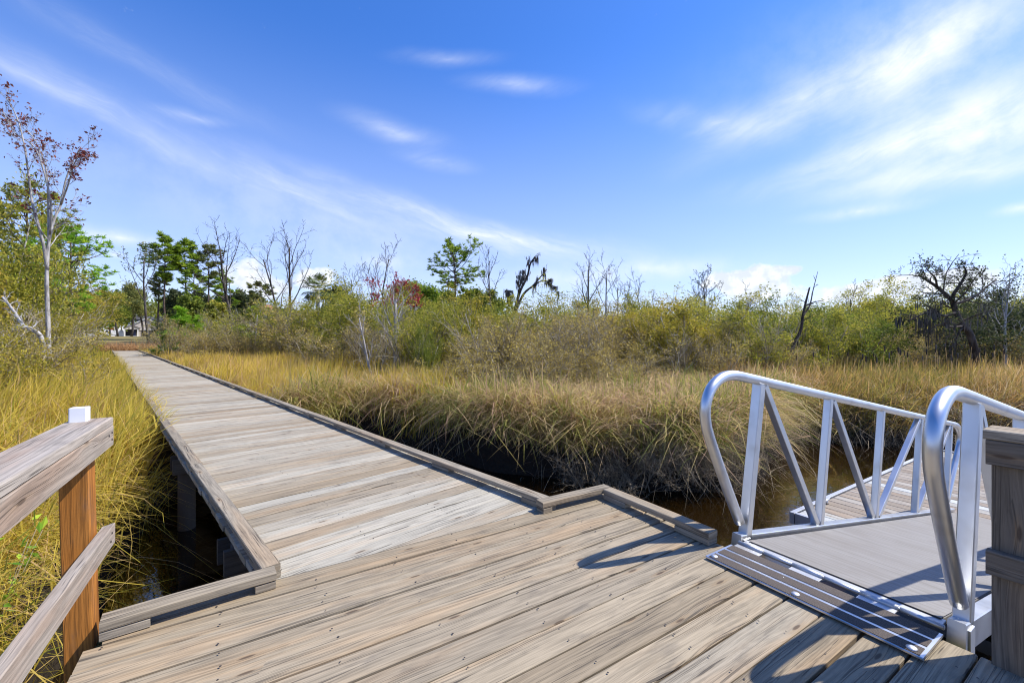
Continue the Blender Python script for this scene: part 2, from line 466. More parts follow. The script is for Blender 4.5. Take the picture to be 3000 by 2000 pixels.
def creek_sd(x, y):
    """signed distance to the creek outline, negative in the water"""
    p = np.stack([np.asarray(x, float).ravel(), np.asarray(y, float).ravel()], -1)
    best = np.full(len(p), 1e9); ins = np.zeros(len(p), bool)
    n = len(CREEK)
    for i in range(n):
        a, b = CREEK[i], CREEK[(i + 1) % n]
        ab = b - a
        t = np.clip(((p - a) @ ab) / (ab @ ab), 0, 1)
        best = np.minimum(best, np.linalg.norm(p - (a + t[:, None] * ab), axis=1))
        cond = (a[1] > p[:, 1]) != (b[1] > p[:, 1])
        xi = a[0] + (p[:, 1] - a[1]) * ab[0] / (ab[1] if ab[1] else 1e-9)
        ins ^= cond & (p[:, 0] < xi)
    return np.where(ins, -best, best).reshape(np.shape(x))

def wav(x, y, sc, seed):
    r = np.random.default_rng(seed); s = 0
    for k in range(7):
        a = r.random() * 6.28; f = sc * (0.5 + 1.6 * r.random())
        s = s + np.sin((x * cos(a) + y * sin(a)) * f + r.random() * 6.28)
    return s / 7 * 1.9

def hz(x, y):
    x = np.asarray(x, float); y = np.asarray(y, float)
    sd = creek_sd(x, y) + 0.16 * wav(x, y, 3.2, 3)
    k = np.clip((sd + 0.42) / 0.84, 0, 1); k = k * k * (3 - 2 * k)
    z = -1.75 + k * (GZ + 1.75)
    z = z + 0.06 * wav(x, y, 1.1, 5) * k
    t = (x - WL0[0]) * WD[0] + (y - WL0[1]) * WD[1]
    q = np.clip((t - 46) / 75, 0, 1); q = q * q * (3 - 2 * q)
    z = z + q * 1.75
    return z

def terrain():
    def axis(lo, hi, step, far):
        c = list(np.arange(lo, hi + 1e-6, step)); s = step
        a = hi
        while a < far: s *= 1.25; a += s; c.append(a)
        s = step; a = lo
        while a > -far: s *= 1.25; a -= s; c.insert(0, a)
        return np.array(c)
    xs = axis(-10, 12, 0.22, 900); ys = axis(-6, 14, 0.22, 900)
    X, Y = np.meshgrid(xs, ys)
    Z = hz(X, Y)
    n, m_ = X.shape
    i = np.arange(n - 1)[:, None] * m_; j = np.arange(m_ - 1)[None, :]
    Fq = np.stack([i + j, i + j + 1, i + m_ + j + 1, i + m_ + j], -1).reshape(-1, 4)
    mb = MB(); mb.add(np.stack([X, Y, Z], -1).reshape(-1, 3), Fq, 0.5, 0, None, True)
    o = mb.build('ground', M['soil']); tag(o, kind='structure')
    mb = MB()
    mb.add([(-40, -40, WZ), (80, -40, WZ), (80, 40, WZ), (-40, 40, WZ)], [(0, 1, 2, 3)])
    o = mb.build('water', M['water']); tag(o, kind='structure')
terrain()

# ------------------------------------------------------------------ boardwalk
WLEN = 49.0
A0, A1, B0, B1 = -3.17, -0.19, -1.035, 3.4
def boardwalk():
    root = thing('boardwalk', WK(0, WWID / 2, 0), 'long grey weathered plank walkway running over the marsh towards the house', 'boardwalk')
    R = np.random.default_rng(4)
    mb = MB(); t = 0.055
    # the first boards are cut on the skew where the walkway meets the landing
    tt = t
    while tt > -0.36:
        tt -= 0.145
        poly = [(tt, 0.0), (tt + 0.139, 0.0), (tt + 0.139, WWID), (tt, WWID)]
        bf = lambda q: (-1.02 - .98 * q[0] - .197 * q[1]) - (B0 - 0.006)
        outp = []
        for i in range(4):
            p_, q_ = poly[i], poly[(i + 1) % 4]; f0, f1 = bf(p_), bf(q_)
            if f0 <= 0: outp.append(p_)
            if f0 * f1 < 0:
                k_ = f0 / (f0 - f1); outp.append((p_[0] + (q_[0] - p_[0]) * k_, p_[1] + (q_[1] - p_[1]) * k_))
        if len(outp) < 3: continue
        m_ = len(outp); o_ = R.uniform(0, 40, 2); rv = float(R.random())
        b_ = mb.add([WK(a_, c_, 0.0) for a_, c_ in outp] + [WK(a_, c_, -0.036) for a_, c_ in outp], [list(range(m_))[::-1]], rv, 0, np.array([[(c_ + o_[0], a_ + o_[1]) for a_, c_ in outp][::-1]]))
        for i in range(m_):
            j_ = (i + 1) % m_; u_ = outp[i][1] + o_[0], outp[i][0] + o_[1]
            mb.more(b_, [i, j_, j_ + m_, i + m_], 0, np.array([[u_, u_, u_, u_]]))
    while t < WLEN:
        w = 0.139
        o0, o1 = R.uniform(-0.006, 0.006, 2)
        jz = R.uniform(-0.0025, 0.0025)
        board(mb, WK(t + w / 2, -0.005 + o0, -0.019 + jz), WK(t + w / 2, WWID + 0.005 + o1, -0.019 - jz), w, 0.038, (0, 0, 1), 0.003, float(np.clip(R.beta(1.5, 1.2), 0, 1)), 0, 3 if t < 12 else 1, 0.0018)
        if t < 14:
            for s in (0.10, 0.62, 1.18, 1.70):
                for q in (0.03, 0.11):
                    c = WK(t + q + R.uniform(-.006, .006), s + R.uniform(-.012, .012), 0.0015 + jz)
                    a = np.arange(6) * pi / 3
                    mb.add(np.stack([c[0] + 0.004 * np.cos(a), c[1] + 0.004 * np.sin(a), np.full(6, c[2])], -1), [list(range(6))], 0.5, 1)
        t += w + R.uniform(0.004, 0.011)
    mb.build('decking', [M['walk'], M['nail']], root)
    for s, x in ((0.045, 0), (WWID - 0.045, 1)):
        mb = MB(); t = 0.02 if x == 0 else -0.395
        seg = 2.44
        while t < WLEN:
            e = min(t + seg, WLEN)
            j = R.uniform(-0.006, 0.006)
            board(mb, WK(t, s + j, 0.057), WK(e - 0.004, s + R.uniform(-.006, .006), 0.057), 0.089, 0.036, (0, 0, 1), 0.004, None, 0, 2, 0.002)
            t = e
        mb.build('toe_rail', M['curb'], root)
        t = 0.02 if x == 0 else -0.395
        while t < WLEN:
            bb = MB()
            board(bb, WK(t, s, 0.0195), WK(t + 0.27, s, 0.0195), 0.087, 0.036, (0, 0, 1), 0.003)
            bb.build('spacer_block', M['curb'], root)
            t += seg / 2
    for s in (0.10, WWID / 2, WWID - 0.10):
        mb = MB(); t = 0.1
        while t < WLEN:
            e = min(t + 3.0, WLEN)
            board(mb, WK(t, s, -0.135), WK(e - 0.003, s, -0.135), 0.038, 0.185, (0, 0, 1), 0.003)
            t = e
        mb.build('stringer', M['under'], root)
    for t in np.arange(1.2, WLEN, 3.0):
        for s in (0.17, WWID - 0.17):
            mb = MB(); c = WK(t, s, 0)
            tube(mb, [(c[0], c[1], -2.2), (c[0], c[1], -1.1), (c[0], c[1], -0.24)], [0.095, 0.092, 0.088], 12)
            mb.build('pile', M['pile'], root)
        mb = MB()
        board(mb, WK(t - 0.115, 0.02, -0.32), WK(t - 0.115, WWID - 0.02, -0.32), 0.04, 0.18)
        board(mb, WK(t + 0.115, 0.02, -0.32), WK(t + 0.115, WWID - 0.02, -0.32), 0.04, 0.18)
        mb.build('cross_beam', M['pile'], root)
boardwalk()

# ------------------------------------------------------------------ platform

def platform():
    root = thing('platform', PL(-1.7, 1.0, 0), 'wide tan grey plank landing in the foreground between the handrail and the ramp', 'platform')
    R = np.random.default_rng(21)
    mb = MB(); b = B0
    i = 0
    while b < B1:
        w = 0.139; bc = b + w / 2
        a0 = A0 + (0.05 if bc < -.9 else 0) + R.uniform(-0.006, 0.006); a1 = A1 + R.uniform(-0.012, 0.012)
        if -0.02 < bc < 0.95: a1 = A1 - 0.0 + R.uniform(-0.006, 0.006)
        jz = R.uniform(-0.003, 0.003)
        rv = float(R.random())
        board(mb, PL(a0, bc, -0.019 + jz), PL(a1, bc, -0.019 - jz * .5), w, 0.038, (0, 0, 1), 0.004, rv, 0, 6, 0.003)
        for a in (-3.1, -2.72, -2.30, -1.90, -1.50, -1.10, -0.70, -0.34):
            for q in (-0.045, 0.042):
                c = PL(a + R.uniform(-.02, .02), bc + q + R.uniform(-.008, .008), 0.0035 + max(jz, -jz * .5))
                k = np.arange(7) * 2 * pi / 7; rr = R.uniform(0.003, 0.0052)
                if R.random() < .2: continue
                mb.add(np.stack([c[0] + rr * np.cos(k), c[1] + rr * np.sin(k), np.full(7, c[2])], -1), [list(range(7))], 0.5, 1)
        b += w + R.uniform(0.006, 0.013); i += 1
    # tapered filler boards towards the walkway
    mb.build('decking', [M['deck'], M['nail']], root)
    # low toe rails on blocks
    def toe(a, b, c, d, blocks):
        mb = MB()
        board(mb, PL(a, b, 0.060), PL(c, d, 0.060), 0.089, 0.038, (0, 0, 1), 0.004, None, 0, 3, 0.002)
        mb.build('toe_rail', M['curb'], root)
        for x in blocks:
            k = MB()
            board(k, PL(*x[0], 0.0205), PL(*x[1], 0.0205), 0.087, 0.036, (0, 0, 1), 0.003)
            k.build('spacer_block', M['curb'], root)
    toe(-3.13, -0.945, -2.49, -0.99, [((-3.13, -0.945), (-2.97, -0.956)), ((-2.58, -0.984), (-2.493, -0.99))])
    toe(-0.84, -1.0, -0.19, -0.985, [((-0.835, -1.0), (-0.76, -0.998))])
    toe(-0.235, -0.938, -0.235, -0.06, [((-0.235, -0.938), (-0.235, -0.72)), ((-0.235, -0.30), (-0.235, -0.062))])
    mb = MB()
    board(mb, PL(A0 + 0.02, B0 + 0.03, -0.14), PL(A1 - 0.02, B0 + 0.03, -0.14), 0.038, 0.19)
    board(mb, PL(A0 + 0.03, B0 + 0.06, -0.14), PL(A0 + 0.03, B1, -0.14), 0.038, 0.19)
    board(mb, PL(A1 - 0.03, B0 + 0.06, -0.14), PL(A1 - 0.03, B1, -0.14), 0.038, 0.19)
    for a in np.arange(-2.8, -0.4, 0.4):
        board(mb, PL(a, B0 + 0.06, -0.14), PL(a, B1, -0.14), 0.038, 0.19)
    mb.build('joists', M['under'], root)
    for a, b in ((-3.05, -0.75), (-1.7, -0.75), (-0.4, -0.75), (-3.05, 1.6), (-0.4, 1.6), (-1.7, 1.6), (-0.4, 0.4)):
        mb = MB(); c = PL(a, b)
        tube(mb, [(c[0], c[1], -2.2), (c[0], c[1], -1.1), (c[0], c[1], -0.24)], [0.10, 0.097, 0.093], 12)
        mb.build('pile', M['pile'], root)
platform()

# ------------------------------------------------------------------ handrails
def handrail_near():
    root = thing('handrail', PL(-3.22, -0.78, 0), 'weathered wooden handrail with an orange stained post at the left corner of the landing', 'handrail')
    mb = MB()
    base = PL(-3.181, -0.982, -0.75); lean = np.array([-0.055, 0.012, 0]) 
    board(mb, base, base + np.array([0, 0, 1.55]) + lean, 0.092, 0.092, (V2[0], V2[1], 0), 0.004, 0.4)
    mb.build('post', M['orange'], root)
    mb = MB()
    pb = PL(-3.245, 1.35, -0.75)
    board(mb, pb, pb + np.array([0, 0, 1.58]), 0.092, 0.092, (V2[0], V2[1], 0), 0.004, 0.5)
    mb.build('post', M['greywood'], root)
    a = -3.135
    mb = MB()
    board(mb, PL(a, -1.08, 0.812), PL(a + 0.01, 1.6, 0.836), 0.038, 0.089, (0, 0, 1), 0.003, 0.35, 0, 4, 0.002)
    mb.build('top_rail', M['rail'], root)
    mb = MB()
    for (b_, z_) in ((-1.05, .83), (-1.05, .80), (-1.0, .825), (-1.05, .39), (-1.03, .36)):
        c = PL(a + .0195, b_, z_)
        tube(mb, [c, c + np.array([V2[0], V2[1], 0]) * .003], [.0055, .004], 8)
    mb.build('nail', M['nail'], root)
    mb = MB()
    board(mb, PL(a - 0.052, -1.08, 0.876), PL(a - 0.042, 1.6, 0.901), 0.14, 0.036, (0, 0, 1), 0.004, 0.8, 0, 4, 0.002)
    mb.build('rail_cap', M['rail'], root)
    mb = MB()
    board(mb, PL(a, -1.09, 0.37), PL(a + 0.01, 1.6, 0.46), 0.038, 0.089, (0, 0, 1), 0.003, 0.6, 0, 4, 0.002, 0.02, 0)
    mb.build('mid_rail', M['rail'], root)
    mb = MB()
    c = PL(a - 0.075, -1.015)
    board(mb, (c[0], c[1], 0.895), (c[0], c[1], 0.953), 0.056, 0.056, (V2[0], V2[1], 0), 0.004)
    mb.build('plastic_cap', M['white'], root, label='white plastic cap standing above the handrail')
handrail_near()

def handrail_far():
    root = thing('handrail', PL(-0.15, 1.12, 0), 'grey brown wooden post and rails at the right edge beside the ramp', 'handrail')
    mb = MB()
    c = PL(-0.145, 1.14)
    board(mb, (c[0], c[1], -0.75), (c[0], c[1], 0.86), 0.14, 0.14, (V2[0], V2[1], 0), 0.004, 0.5)
    mb.build('post', M['greywood'], root)
    mb = MB(); c = PL(-0.145, 2.9)
    board(mb, (c[0], c[1], -0.75), (c[0], c[1], 0.86), 0.14, 0.14, (V2[0], V2[1], 0), 0.004, 0.3)
    mb.build('post', M['greywood'], root)
    for z, nm in ((0.815, 'top_rail'), (0.40, 'mid_rail')):
        mb = MB()
        board(mb, PL(-0.236, 1.062, z), PL(-0.236, 3.3, z), 0.038, 0.092 if nm == 'top_rail' else 0.089, (0, 0, 1), 0.003, 0.7)
        mb.build(nm, M['greywood'], root)
    mb = MB()
    board(mb, PL(-0.182, 1.055, 0.881), PL(-0.182, 3.3, 0.881), 0.15, 0.036, (0, 0, 1), 0.004, 0.9)
    mb.build('rail_cap', M['curb'], root)
handrail_far()

# ------------------------------------------------------------------ gangway
TH = math.atan(0.176)
def GW(s, y, n):
    """ramp frame: s down the slope, y to the left, n up from its deck"""
    a = s * cos(TH) + n * sin(TH); z = 0.012 - s * sin(TH) + n * cos(TH)
    return PL(a, -y, z)
NV = GW(0, 0, 1) - GW(0, 0, 0)
SV = GW(1, 0, 0) - GW(0, 0, 0)
GWID = 0.95; GL = 4.36
def gangway():
    root = thing('gangway', PL(0, GWID / 2, 0), 'aluminium ramp with tubular side rails leading down to the floating dock', 'gangway')
    # ribbed deck
    mb = MB(); pitch = 0.5
    n = int((GL + 0.02) / pitch)
    ss, zz = [], []
    for i in range(n):
        s0 = -0.06 + i * pitch
        ss += [s0, s0 + pitch * .25, s0 + pitch * .5, s0 + pitch * .75]; zz += [.004, 0.004, 0.004, .004]
    row = len(ss)
    V = np.array([GW(s, -0.055, z) for s, z in zip(ss, zz)] + [GW(s, -GWID + 0.055, z) for s, z in zip(ss, zz)])
    mb.add(V, [(i, i + row, i + row + 1, i + 1) for i in range(row - 1)])
    box(mb, GW(GL / 2 - 0.03, -GWID / 2, -0.02), (GL, GWID - 0.11, 0.034), SV, NV)
    mb.build('ramp_deck', M['rib'], root)
    for y in (0.0, -GWID):
        mb = MB()
        box(mb, GW(GL / 2 - 0.06, y, -0.035), (GL + 0.06, 0.058, 0.12), SV, NV, ch=0.004)
        mb.build('side_channel', M['alu'], root)
        mb = MB()
        ctrl = [(0.6, .972), (0.2, .972), (-0.12, .972), (-0.30, .968), (-0.42, .935), (-0.505, .865), (-0.54, .77), (-0.525, .68), (-0.47, .585), (-0.27, .33), (-0.075, .095)]
        sp = spline([(c_[0], c_[1], 0) for c_ in ctrl], 7)
        pts = [GW(s, y, q) for s, q, _ in sp[::-1]] + [GW(s, y, .972) for s in (1.6, 2.6, 3.4, 4.1)]
        end = spline([(4.1, .972, 0), (4.35, .968, 0), (4.47, .92, 0), (4.52, .82, 0), (4.48, .70, 0), (4.30, .40, 0), (4.12, .10, 0)], 6)[1:]
        pts += [GW(s, y, q) for s, q, _ in end]
        tube(mb, pts, 0.030, 16)
        mb.build('grab_rail', M['alu'], root)
        for k, s in enumerate((0.0, 1.0, 2.05, 3.08, 4.1)):
            mb = MB(); w = 0.058 if k == 0 else 0.050
            board(mb, GW(s, y, -0.09 if k == 0 else 0.026), GW(s, y, 0.948), w, w, SV, 0.004)
            mb.build('rail_post', M['alu'], root)
        for (s0, n0, s1, n1) in ((0.05, .945, 0.945, .03), (1.05, .945, 1.99, .03), (2.11, .03, 3.03, .945), (3.13, .03, 4.05, .945)):
            mb = MB()
            board(mb, GW(s0, y, n0), GW(s1, y, n1), 0.044, 0.044, unit(np.cross(GW(s1, y, n1) - GW(s0, y, n0), np.array([W2[0], W2[1], 0]))), 0.003)
            mb.build('diagonal_brace', M['alu'], root)
        mb = MB()
        box(mb, PL(-0.028, -y, -0.055), (0.066, 0.072, 0.15), (V2[0], V2[1], 0), (0, 0, 1))
        mb.build('hinge_bracket', M['aludull'], root)
    # threshold plate
    mb = MB()
    p0, p1 = PL(-0.305, 0.02, 0.0155), PL(-0.305, 0.93, 0.0155)
    board(mb, p0, p1, 0.25, 0.012, (0, 0, 1), 0.003)
    pl = mb.build('threshold_plate', M['alu'], root)
    for a in (-0.392, -0.305, -0.218):
        k = MB()
        board(k, PL(a, 0.035, 0.0225), PL(a, 0.918, 0.0225), 0.066, 0.003, (0, 0, 1), 0.001)
        k.build('grit_strip', M['grit'], pl)
    for b in (0.055, 0.47, 0.89):
        k = MB(); c = PL(-0.402, b)
        r = [0.019, 0.018, 0.013, 0.006]; z = [0.024, 0.0275, 0.031, 0.0325]
        tube(k, [(c[0], c[1], q) for q in z], r, 14)
        k.build('bolt_head', M['aludull'], pl)
    # hinge: knuckles in turn
    mb = MB()
    tube(mb, [PL(-0.115, 0.03, 0.018), PL(-0.115, 0.92, 0.018)], 0.008, 8)
    for i in range(6):
        b0 = 0.03 + i * 0.149
        dz = 0.0 if i % 2 == 0 else 0.0
        if i % 2 == 0:
            tube(mb, [PL(-0.115, b0, 0.018), PL(-0.115, b0 + 0.143, 0.018)], 0.014, 12)
            box(mb, PL(-0.145, b0 + 0.0715, 0.012), (0.05, 0.143, 0.008), (V2[0], V2[1], 0), (0, 0, 1))
        else:
            tube(mb, [PL(-0.115, b0, 0.018), PL(-0.115, b0 + 0.143, 0.018)], 0.011, 12)
    box(mb, PL(-0.072, 0.475, 0.012), (0.05, 0.87, 0.016), (V2[0], V2[1], 0), (0, 0, 1))
    mb.build('hinge', M['aludull'], root)
gangway()

# ------------------------------------------------------------------ floating dock
def dock():
    zt = -0.79
    root = thing('floating_dock', PL(5.3, 0.45, zt), 'low floating dock of tan planks on the creek at the foot of the ramp', 'dock')
    a0, a1, b0, b1 = 2.77, 8.0, -0.99, 2.2
    R = np.random.default_rng(8)
    mb = MB(); a = a0 + 0.05
    while a < a1 - 0.1:
        w = 0.139
        board(mb, PL(a + w / 2, b0 + 0.04, zt - 0.016), PL(a + w / 2, b1 - 0.04, zt - 0.016 + R.uniform(-.002, .002)), w, 0.034, (0, 0, 1), 0.003, float(R.random()))
        a += w + R.uniform(0.008, 0.014)
    mb.build('decking', M['dockwood'], root)
    mb = MB()
    for (p, q) in (((a0, b0), (a1, b0)), ((a0, b1), (a1, b1))):
        box(mb, (PL(*p, zt - 0.05) + PL(*q, zt - 0.05)) / 2, (a1 - a0 + 0.06, 0.05, 0.13), (V2[0], V2[1], 0))
    for aa in (a0, a1):
        box(mb, PL(aa, (b0 + b1) / 2, zt - 0.05), (b1 - b0 - 0.06, 0.05, 0.126), (W2[0], W2[1], 0))
    mb.build('frame', M['aludull'], root)
    for i in range(3):
        mb = MB()
        ac = a0 + 0.75 + i * 1.8
        box(mb, PL(ac, (b0 + b1) / 2, zt - 0.28), (1.4, b1 - b0 - 0.2, 0.32), (V2[0], V2[1], 0), ch=0.03)
        mb.build('float', M['rubber'], root)
    for a in (3.35, 7.85):
        mb = MB(); ax = np.array([V2[0], V2[1], 0]); c = PL(a, b0 + 0.09, zt)
        tube(mb, [c - ax * 0.12 + [0, 0, .055], c - ax * 0.06 + [0, 0, .05], c + ax * 0.06 + [0, 0, .05], c + ax * 0.12 + [0, 0, .055]], [0.010, 0.014, 0.014, 0.010], 8)
        for q in (-0.04, 0.04):
            tube(mb, [c + ax * q * 1.5 + [0, 0, 0.0], c + ax * q + [0, 0, 0.045]], [0.02, 0.012], 8)
        mb.build('cleat', M['alu'], root)
dock()

# ------------------------------------------------------------------ grass
def blades(mb, x, y, z, h, w, ldir, lean, rnd, droop=0.35, seg=3, mat=0, wig=0.07):
    """curved tapering grass blades, all arrays of length N"""
    N = len(x); R = np.random.default_rng(N + 5)
    ts = np.linspace(0, 1, seg + 1)
    fa = R.random(N) * 2 * pi
    wx, wy = np.cos(fa), np.sin(fa)
    V = np.zeros((N, 2 * seg + 1, 3))
    wp, wf = R.random(N) * 6.28, R.uniform(2.5, 6.5, N); wa = R.normal(0, wig, N)
    for i, t in enumerate(ts):
        hor = lean * h * t ** 1.7
        up = h * (t - droop * lean * t ** 2.4)
        lt = wa * h * (np.sin(wp + wf * t) - np.sin(wp)) * (1 + lean)
        cx = x + np.cos(ldir) * hor - np.sin(ldir) * lt; cy = y + np.sin(ldir) * hor + np.cos(ldir) * lt; cz = z + up
        ww = w * (1 - 0.75 * t) * (0.75 + 0.5 * min(t * 3, 1) * (t < 0.9)) / 2
        if i < seg:
            V[:, 2 * i] = np.stack([cx - wx * ww, cy - wy * ww, cz], -1)
            V[:, 2 * i + 1] = np.stack([cx + wx * ww, cy + wy * ww, cz], -1)
        else:
            V[:, 2 * i] = np.stack([cx, cy, cz], -1)
    b = np.arange(N)[:, None] * (2 * seg + 1)
    q = np.array([[2 * i, 2 * i + 1, 2 * i + 3, 2 * i + 2] for i in range(seg - 1)])
    base = mb.add(V.reshape(-1, 3), (b[:, None, :] + q[None]).reshape(-1, 4), np.repeat(np.clip(rnd, 0, 1), 2 * seg + 1), mat, None, True)
    tri = np.array([2 * seg - 2, 2 * seg - 1, 2 * seg])
    mb.more(base, b + tri[None], mat, None, True)

def scatter(R, x0, x1, y0, y1, n, test, clump=0.0):
    x = R.uniform(x0, x1, n); y = R.uniform(y0, y1, n)
    if clump:
        k = max(1, int(n / 14)); cx = R.uniform(x0, x1, k); cy = R.uniform(y0, y1, k)
        i = R.integers(0, k, n); x = cx[i] + R.normal(0, clump, n); y = cy[i] + R.normal(0, clump, n)
    ok = test(x, y)
    return x[ok], y[ok]

def walk_st(x, y):
    dx, dy = x - WL0[0], y - WL0[1]
    return dx * WD[0] + dy * WD[1], dx * WN[0] + dy * WN[1]

def plat_ab(x, y):
    dx, dy = x - G0[0], y - G0[1]
    return dx * V2[0] + dy * V2[1], dx * W2[0] + dy * W2[1]

def free(x, y, margin=0.22, creek=0.06):
    t, s = walk_st(x, y)
    a, b = plat_ab(x, y)
    on_walk = (t > -1) & (t < WLEN + .3) & (s > -margin) & (s < WWID + margin)
    on_plat = (a > A0 - 0.12) & (a < A1 + 0.3) & (b > B0 - 0.1)
    return (~on_walk) & (~on_plat) & (creek_sd(x, y) + 0.16 * wav(x, y, 3.2, 3) > creek)

def left_of_walk(x, y): return walk_st(x, y)[1] < 0

def vis(x, y, m=1.30):
    return (y > 0.35) & (np.abs(x) < y * m + 1.5)

def grass_left():
    R = np.random.default_rng(31); mb = MB()
    # near, middle and far stretches get fewer, broader blades
    for (y0, y1, n, w0, w1, h0, h1, seg) in ((0.6, 4.5, 11000, .008, .017, .52, 1.1, 4), (4.5, 9, 24000, .011, .024, .65, 1.3, 4), (9, 18, 28000, .018, .036, .72, 1.34, 3), (18, 42, 24000, .035, .07, .72, 1.3, 3)):
        x, y = scatter(R, -1.32 * y1 - 2, -1.0, y0, y1, n, lambda x, y: free(x, y, 0.12) & left_of_walk(x, y) & vis(x, y), 0.20)
        pn = wav(x, y, 0.9, 8)
        sd = creek_sd(x, y); t_, s_ = walk_st(x, y)
        h = R.uniform(h0, h1, len(x)) * (1 + 0.22 * wav(x, y, 2.1, 2))
        h = h * np.clip(0.72 + 0.28 * (-s_ - 0.2) / 1.4, 0.66, 1)
        ld = 2.2 * wav(x, y, .9, 91) + R.normal(0.2, .9, len(x)); lean = np.abs(R.normal(0.42, 0.30, len(x)))
        rnd = np.clip(0.48 + 0.19 * pn + R.normal(0, 0.27, len(x)), 0, 1)
        blades(mb, x, y, hz(x, y) - 0.03, h, R.uniform(w0, w1, len(x)) * np.where(R.random(len(x)) < .12, 1.9, .9), ld, lean, rnd, 0.5, seg, 0, .10)
    x, y = scatter(R, -5.2, -1.5, 0.5, 4.4, 9000, lambda x, y: free(x, y, 0.3, .35) & left_of_walk(x, y), .12)
    blades(mb, x, y, hz(x, y) - .02, R.uniform(.35, .95, len(x)), R.uniform(.007, .016, len(x)), 3 * wav(x, y, 1.3, 95) + R.normal(0, .9, len(x)), np.abs(R.normal(.8, .45, len(x))), np.clip(R.normal(.55, .33, len(x)), 0, 1), .85, 5)
    # clumps bending over the walkway edge
    n = 2600
    t = R.uniform(4.6, 30, n) ** 1.0; s = -R.uniform(0.1, 0.55, n)
    p = np.array([WK(a, b) for a, b in zip(t, s)])
    blades(mb, p[:, 0], p[:, 1], hz(p[:, 0], p[:, 1]), R.uniform(.75, 1.05, n), R.uniform(.008, .02, n), R.normal(atan2(WN[1], WN[0]), 0.9, n), np.abs(R.normal(.45, .25, n)), np.clip(R.normal(.45, .2, n), 0, 1), 0.7, 4)
    # dry stems hanging into the dark creek below the handrail
    n = 2600
    x, y = scatter(R, -5.6, -2.2, 0.8, 7.6, 4200, lambda x, y: free(x, y, 0.3, 0.0) & left_of_walk(x, y) & (creek_sd(x, y) < 0.5))
    blades(mb, x, y, hz(x, y), R.uniform(.5, 1.0, len(x)), R.uniform(.005, .011, len(x)), R.normal(-0.3, 0.8, len(x)), np.abs(R.normal(.8, .45, len(x))), np.clip(R.normal(.75, .25, len(x)), 0, 1), 0.9, 6, 0, .09)
    o = mb.build('marsh_grass', M['grassL'])
    tag(o, 'yellow green marsh grass left of the long walkway', 'grass', kind='stuff')
grass_left()

def right_of_walk(x, y): return walk_st(x, y)[1] > WWID

def grass_gold():
    """golden grass right of the walkway"""
    R = np.random.default_rng(37); mb = MB()
    def zone(x, y):
        t, s = walk_st(x, y)
        return free(x, y, 0.1) & (s > WWID) & (s < 4.2 + 0.24 * t + 0.5 * wav(x, y, .8, 4)) & (t > 5)
    for (y0, y1, n, w0, w1) in ((6, 12, 18000, .012, .026), (12, 22, 24000, .02, .04), (22, 42, 22000, .035, .07)):
        x, y = scatter(R, -40, 0, y0, y1, n * 3, zone, 0.22)
        x, y = x[:n], y[:n]
        t, s = walk_st(x, y)
        h = R.uniform(.72, 1.2, len(x)) * (1 + .24 * wav(x, y, 1.9, 6)) * np.clip(0.74 + .3 * (s - WWID) / 1.6, .7, 1)
        rnd = np.clip(0.74 + .13 * wav(x, y, .8, 9) + R.normal(0, .17, len(x)) - 0.3 * np.clip((10 - t) / 4, 0, 1), 0, 1)
        blades(mb, x, y, hz(x, y) - .03, h, R.uniform(w0, w1, len(x)), 2.0 * wav(x, y, .9, 92) + R.normal(.2, .8, len(x)), np.abs(R.normal(.40, .28, len(x))), rnd, .5, 3)
    o = mb.build('marsh_grass', M['grassL'])
    tag(o, 'golden marsh grass right of the long walkway', 'grass', kind='stuff')
grass_gold()

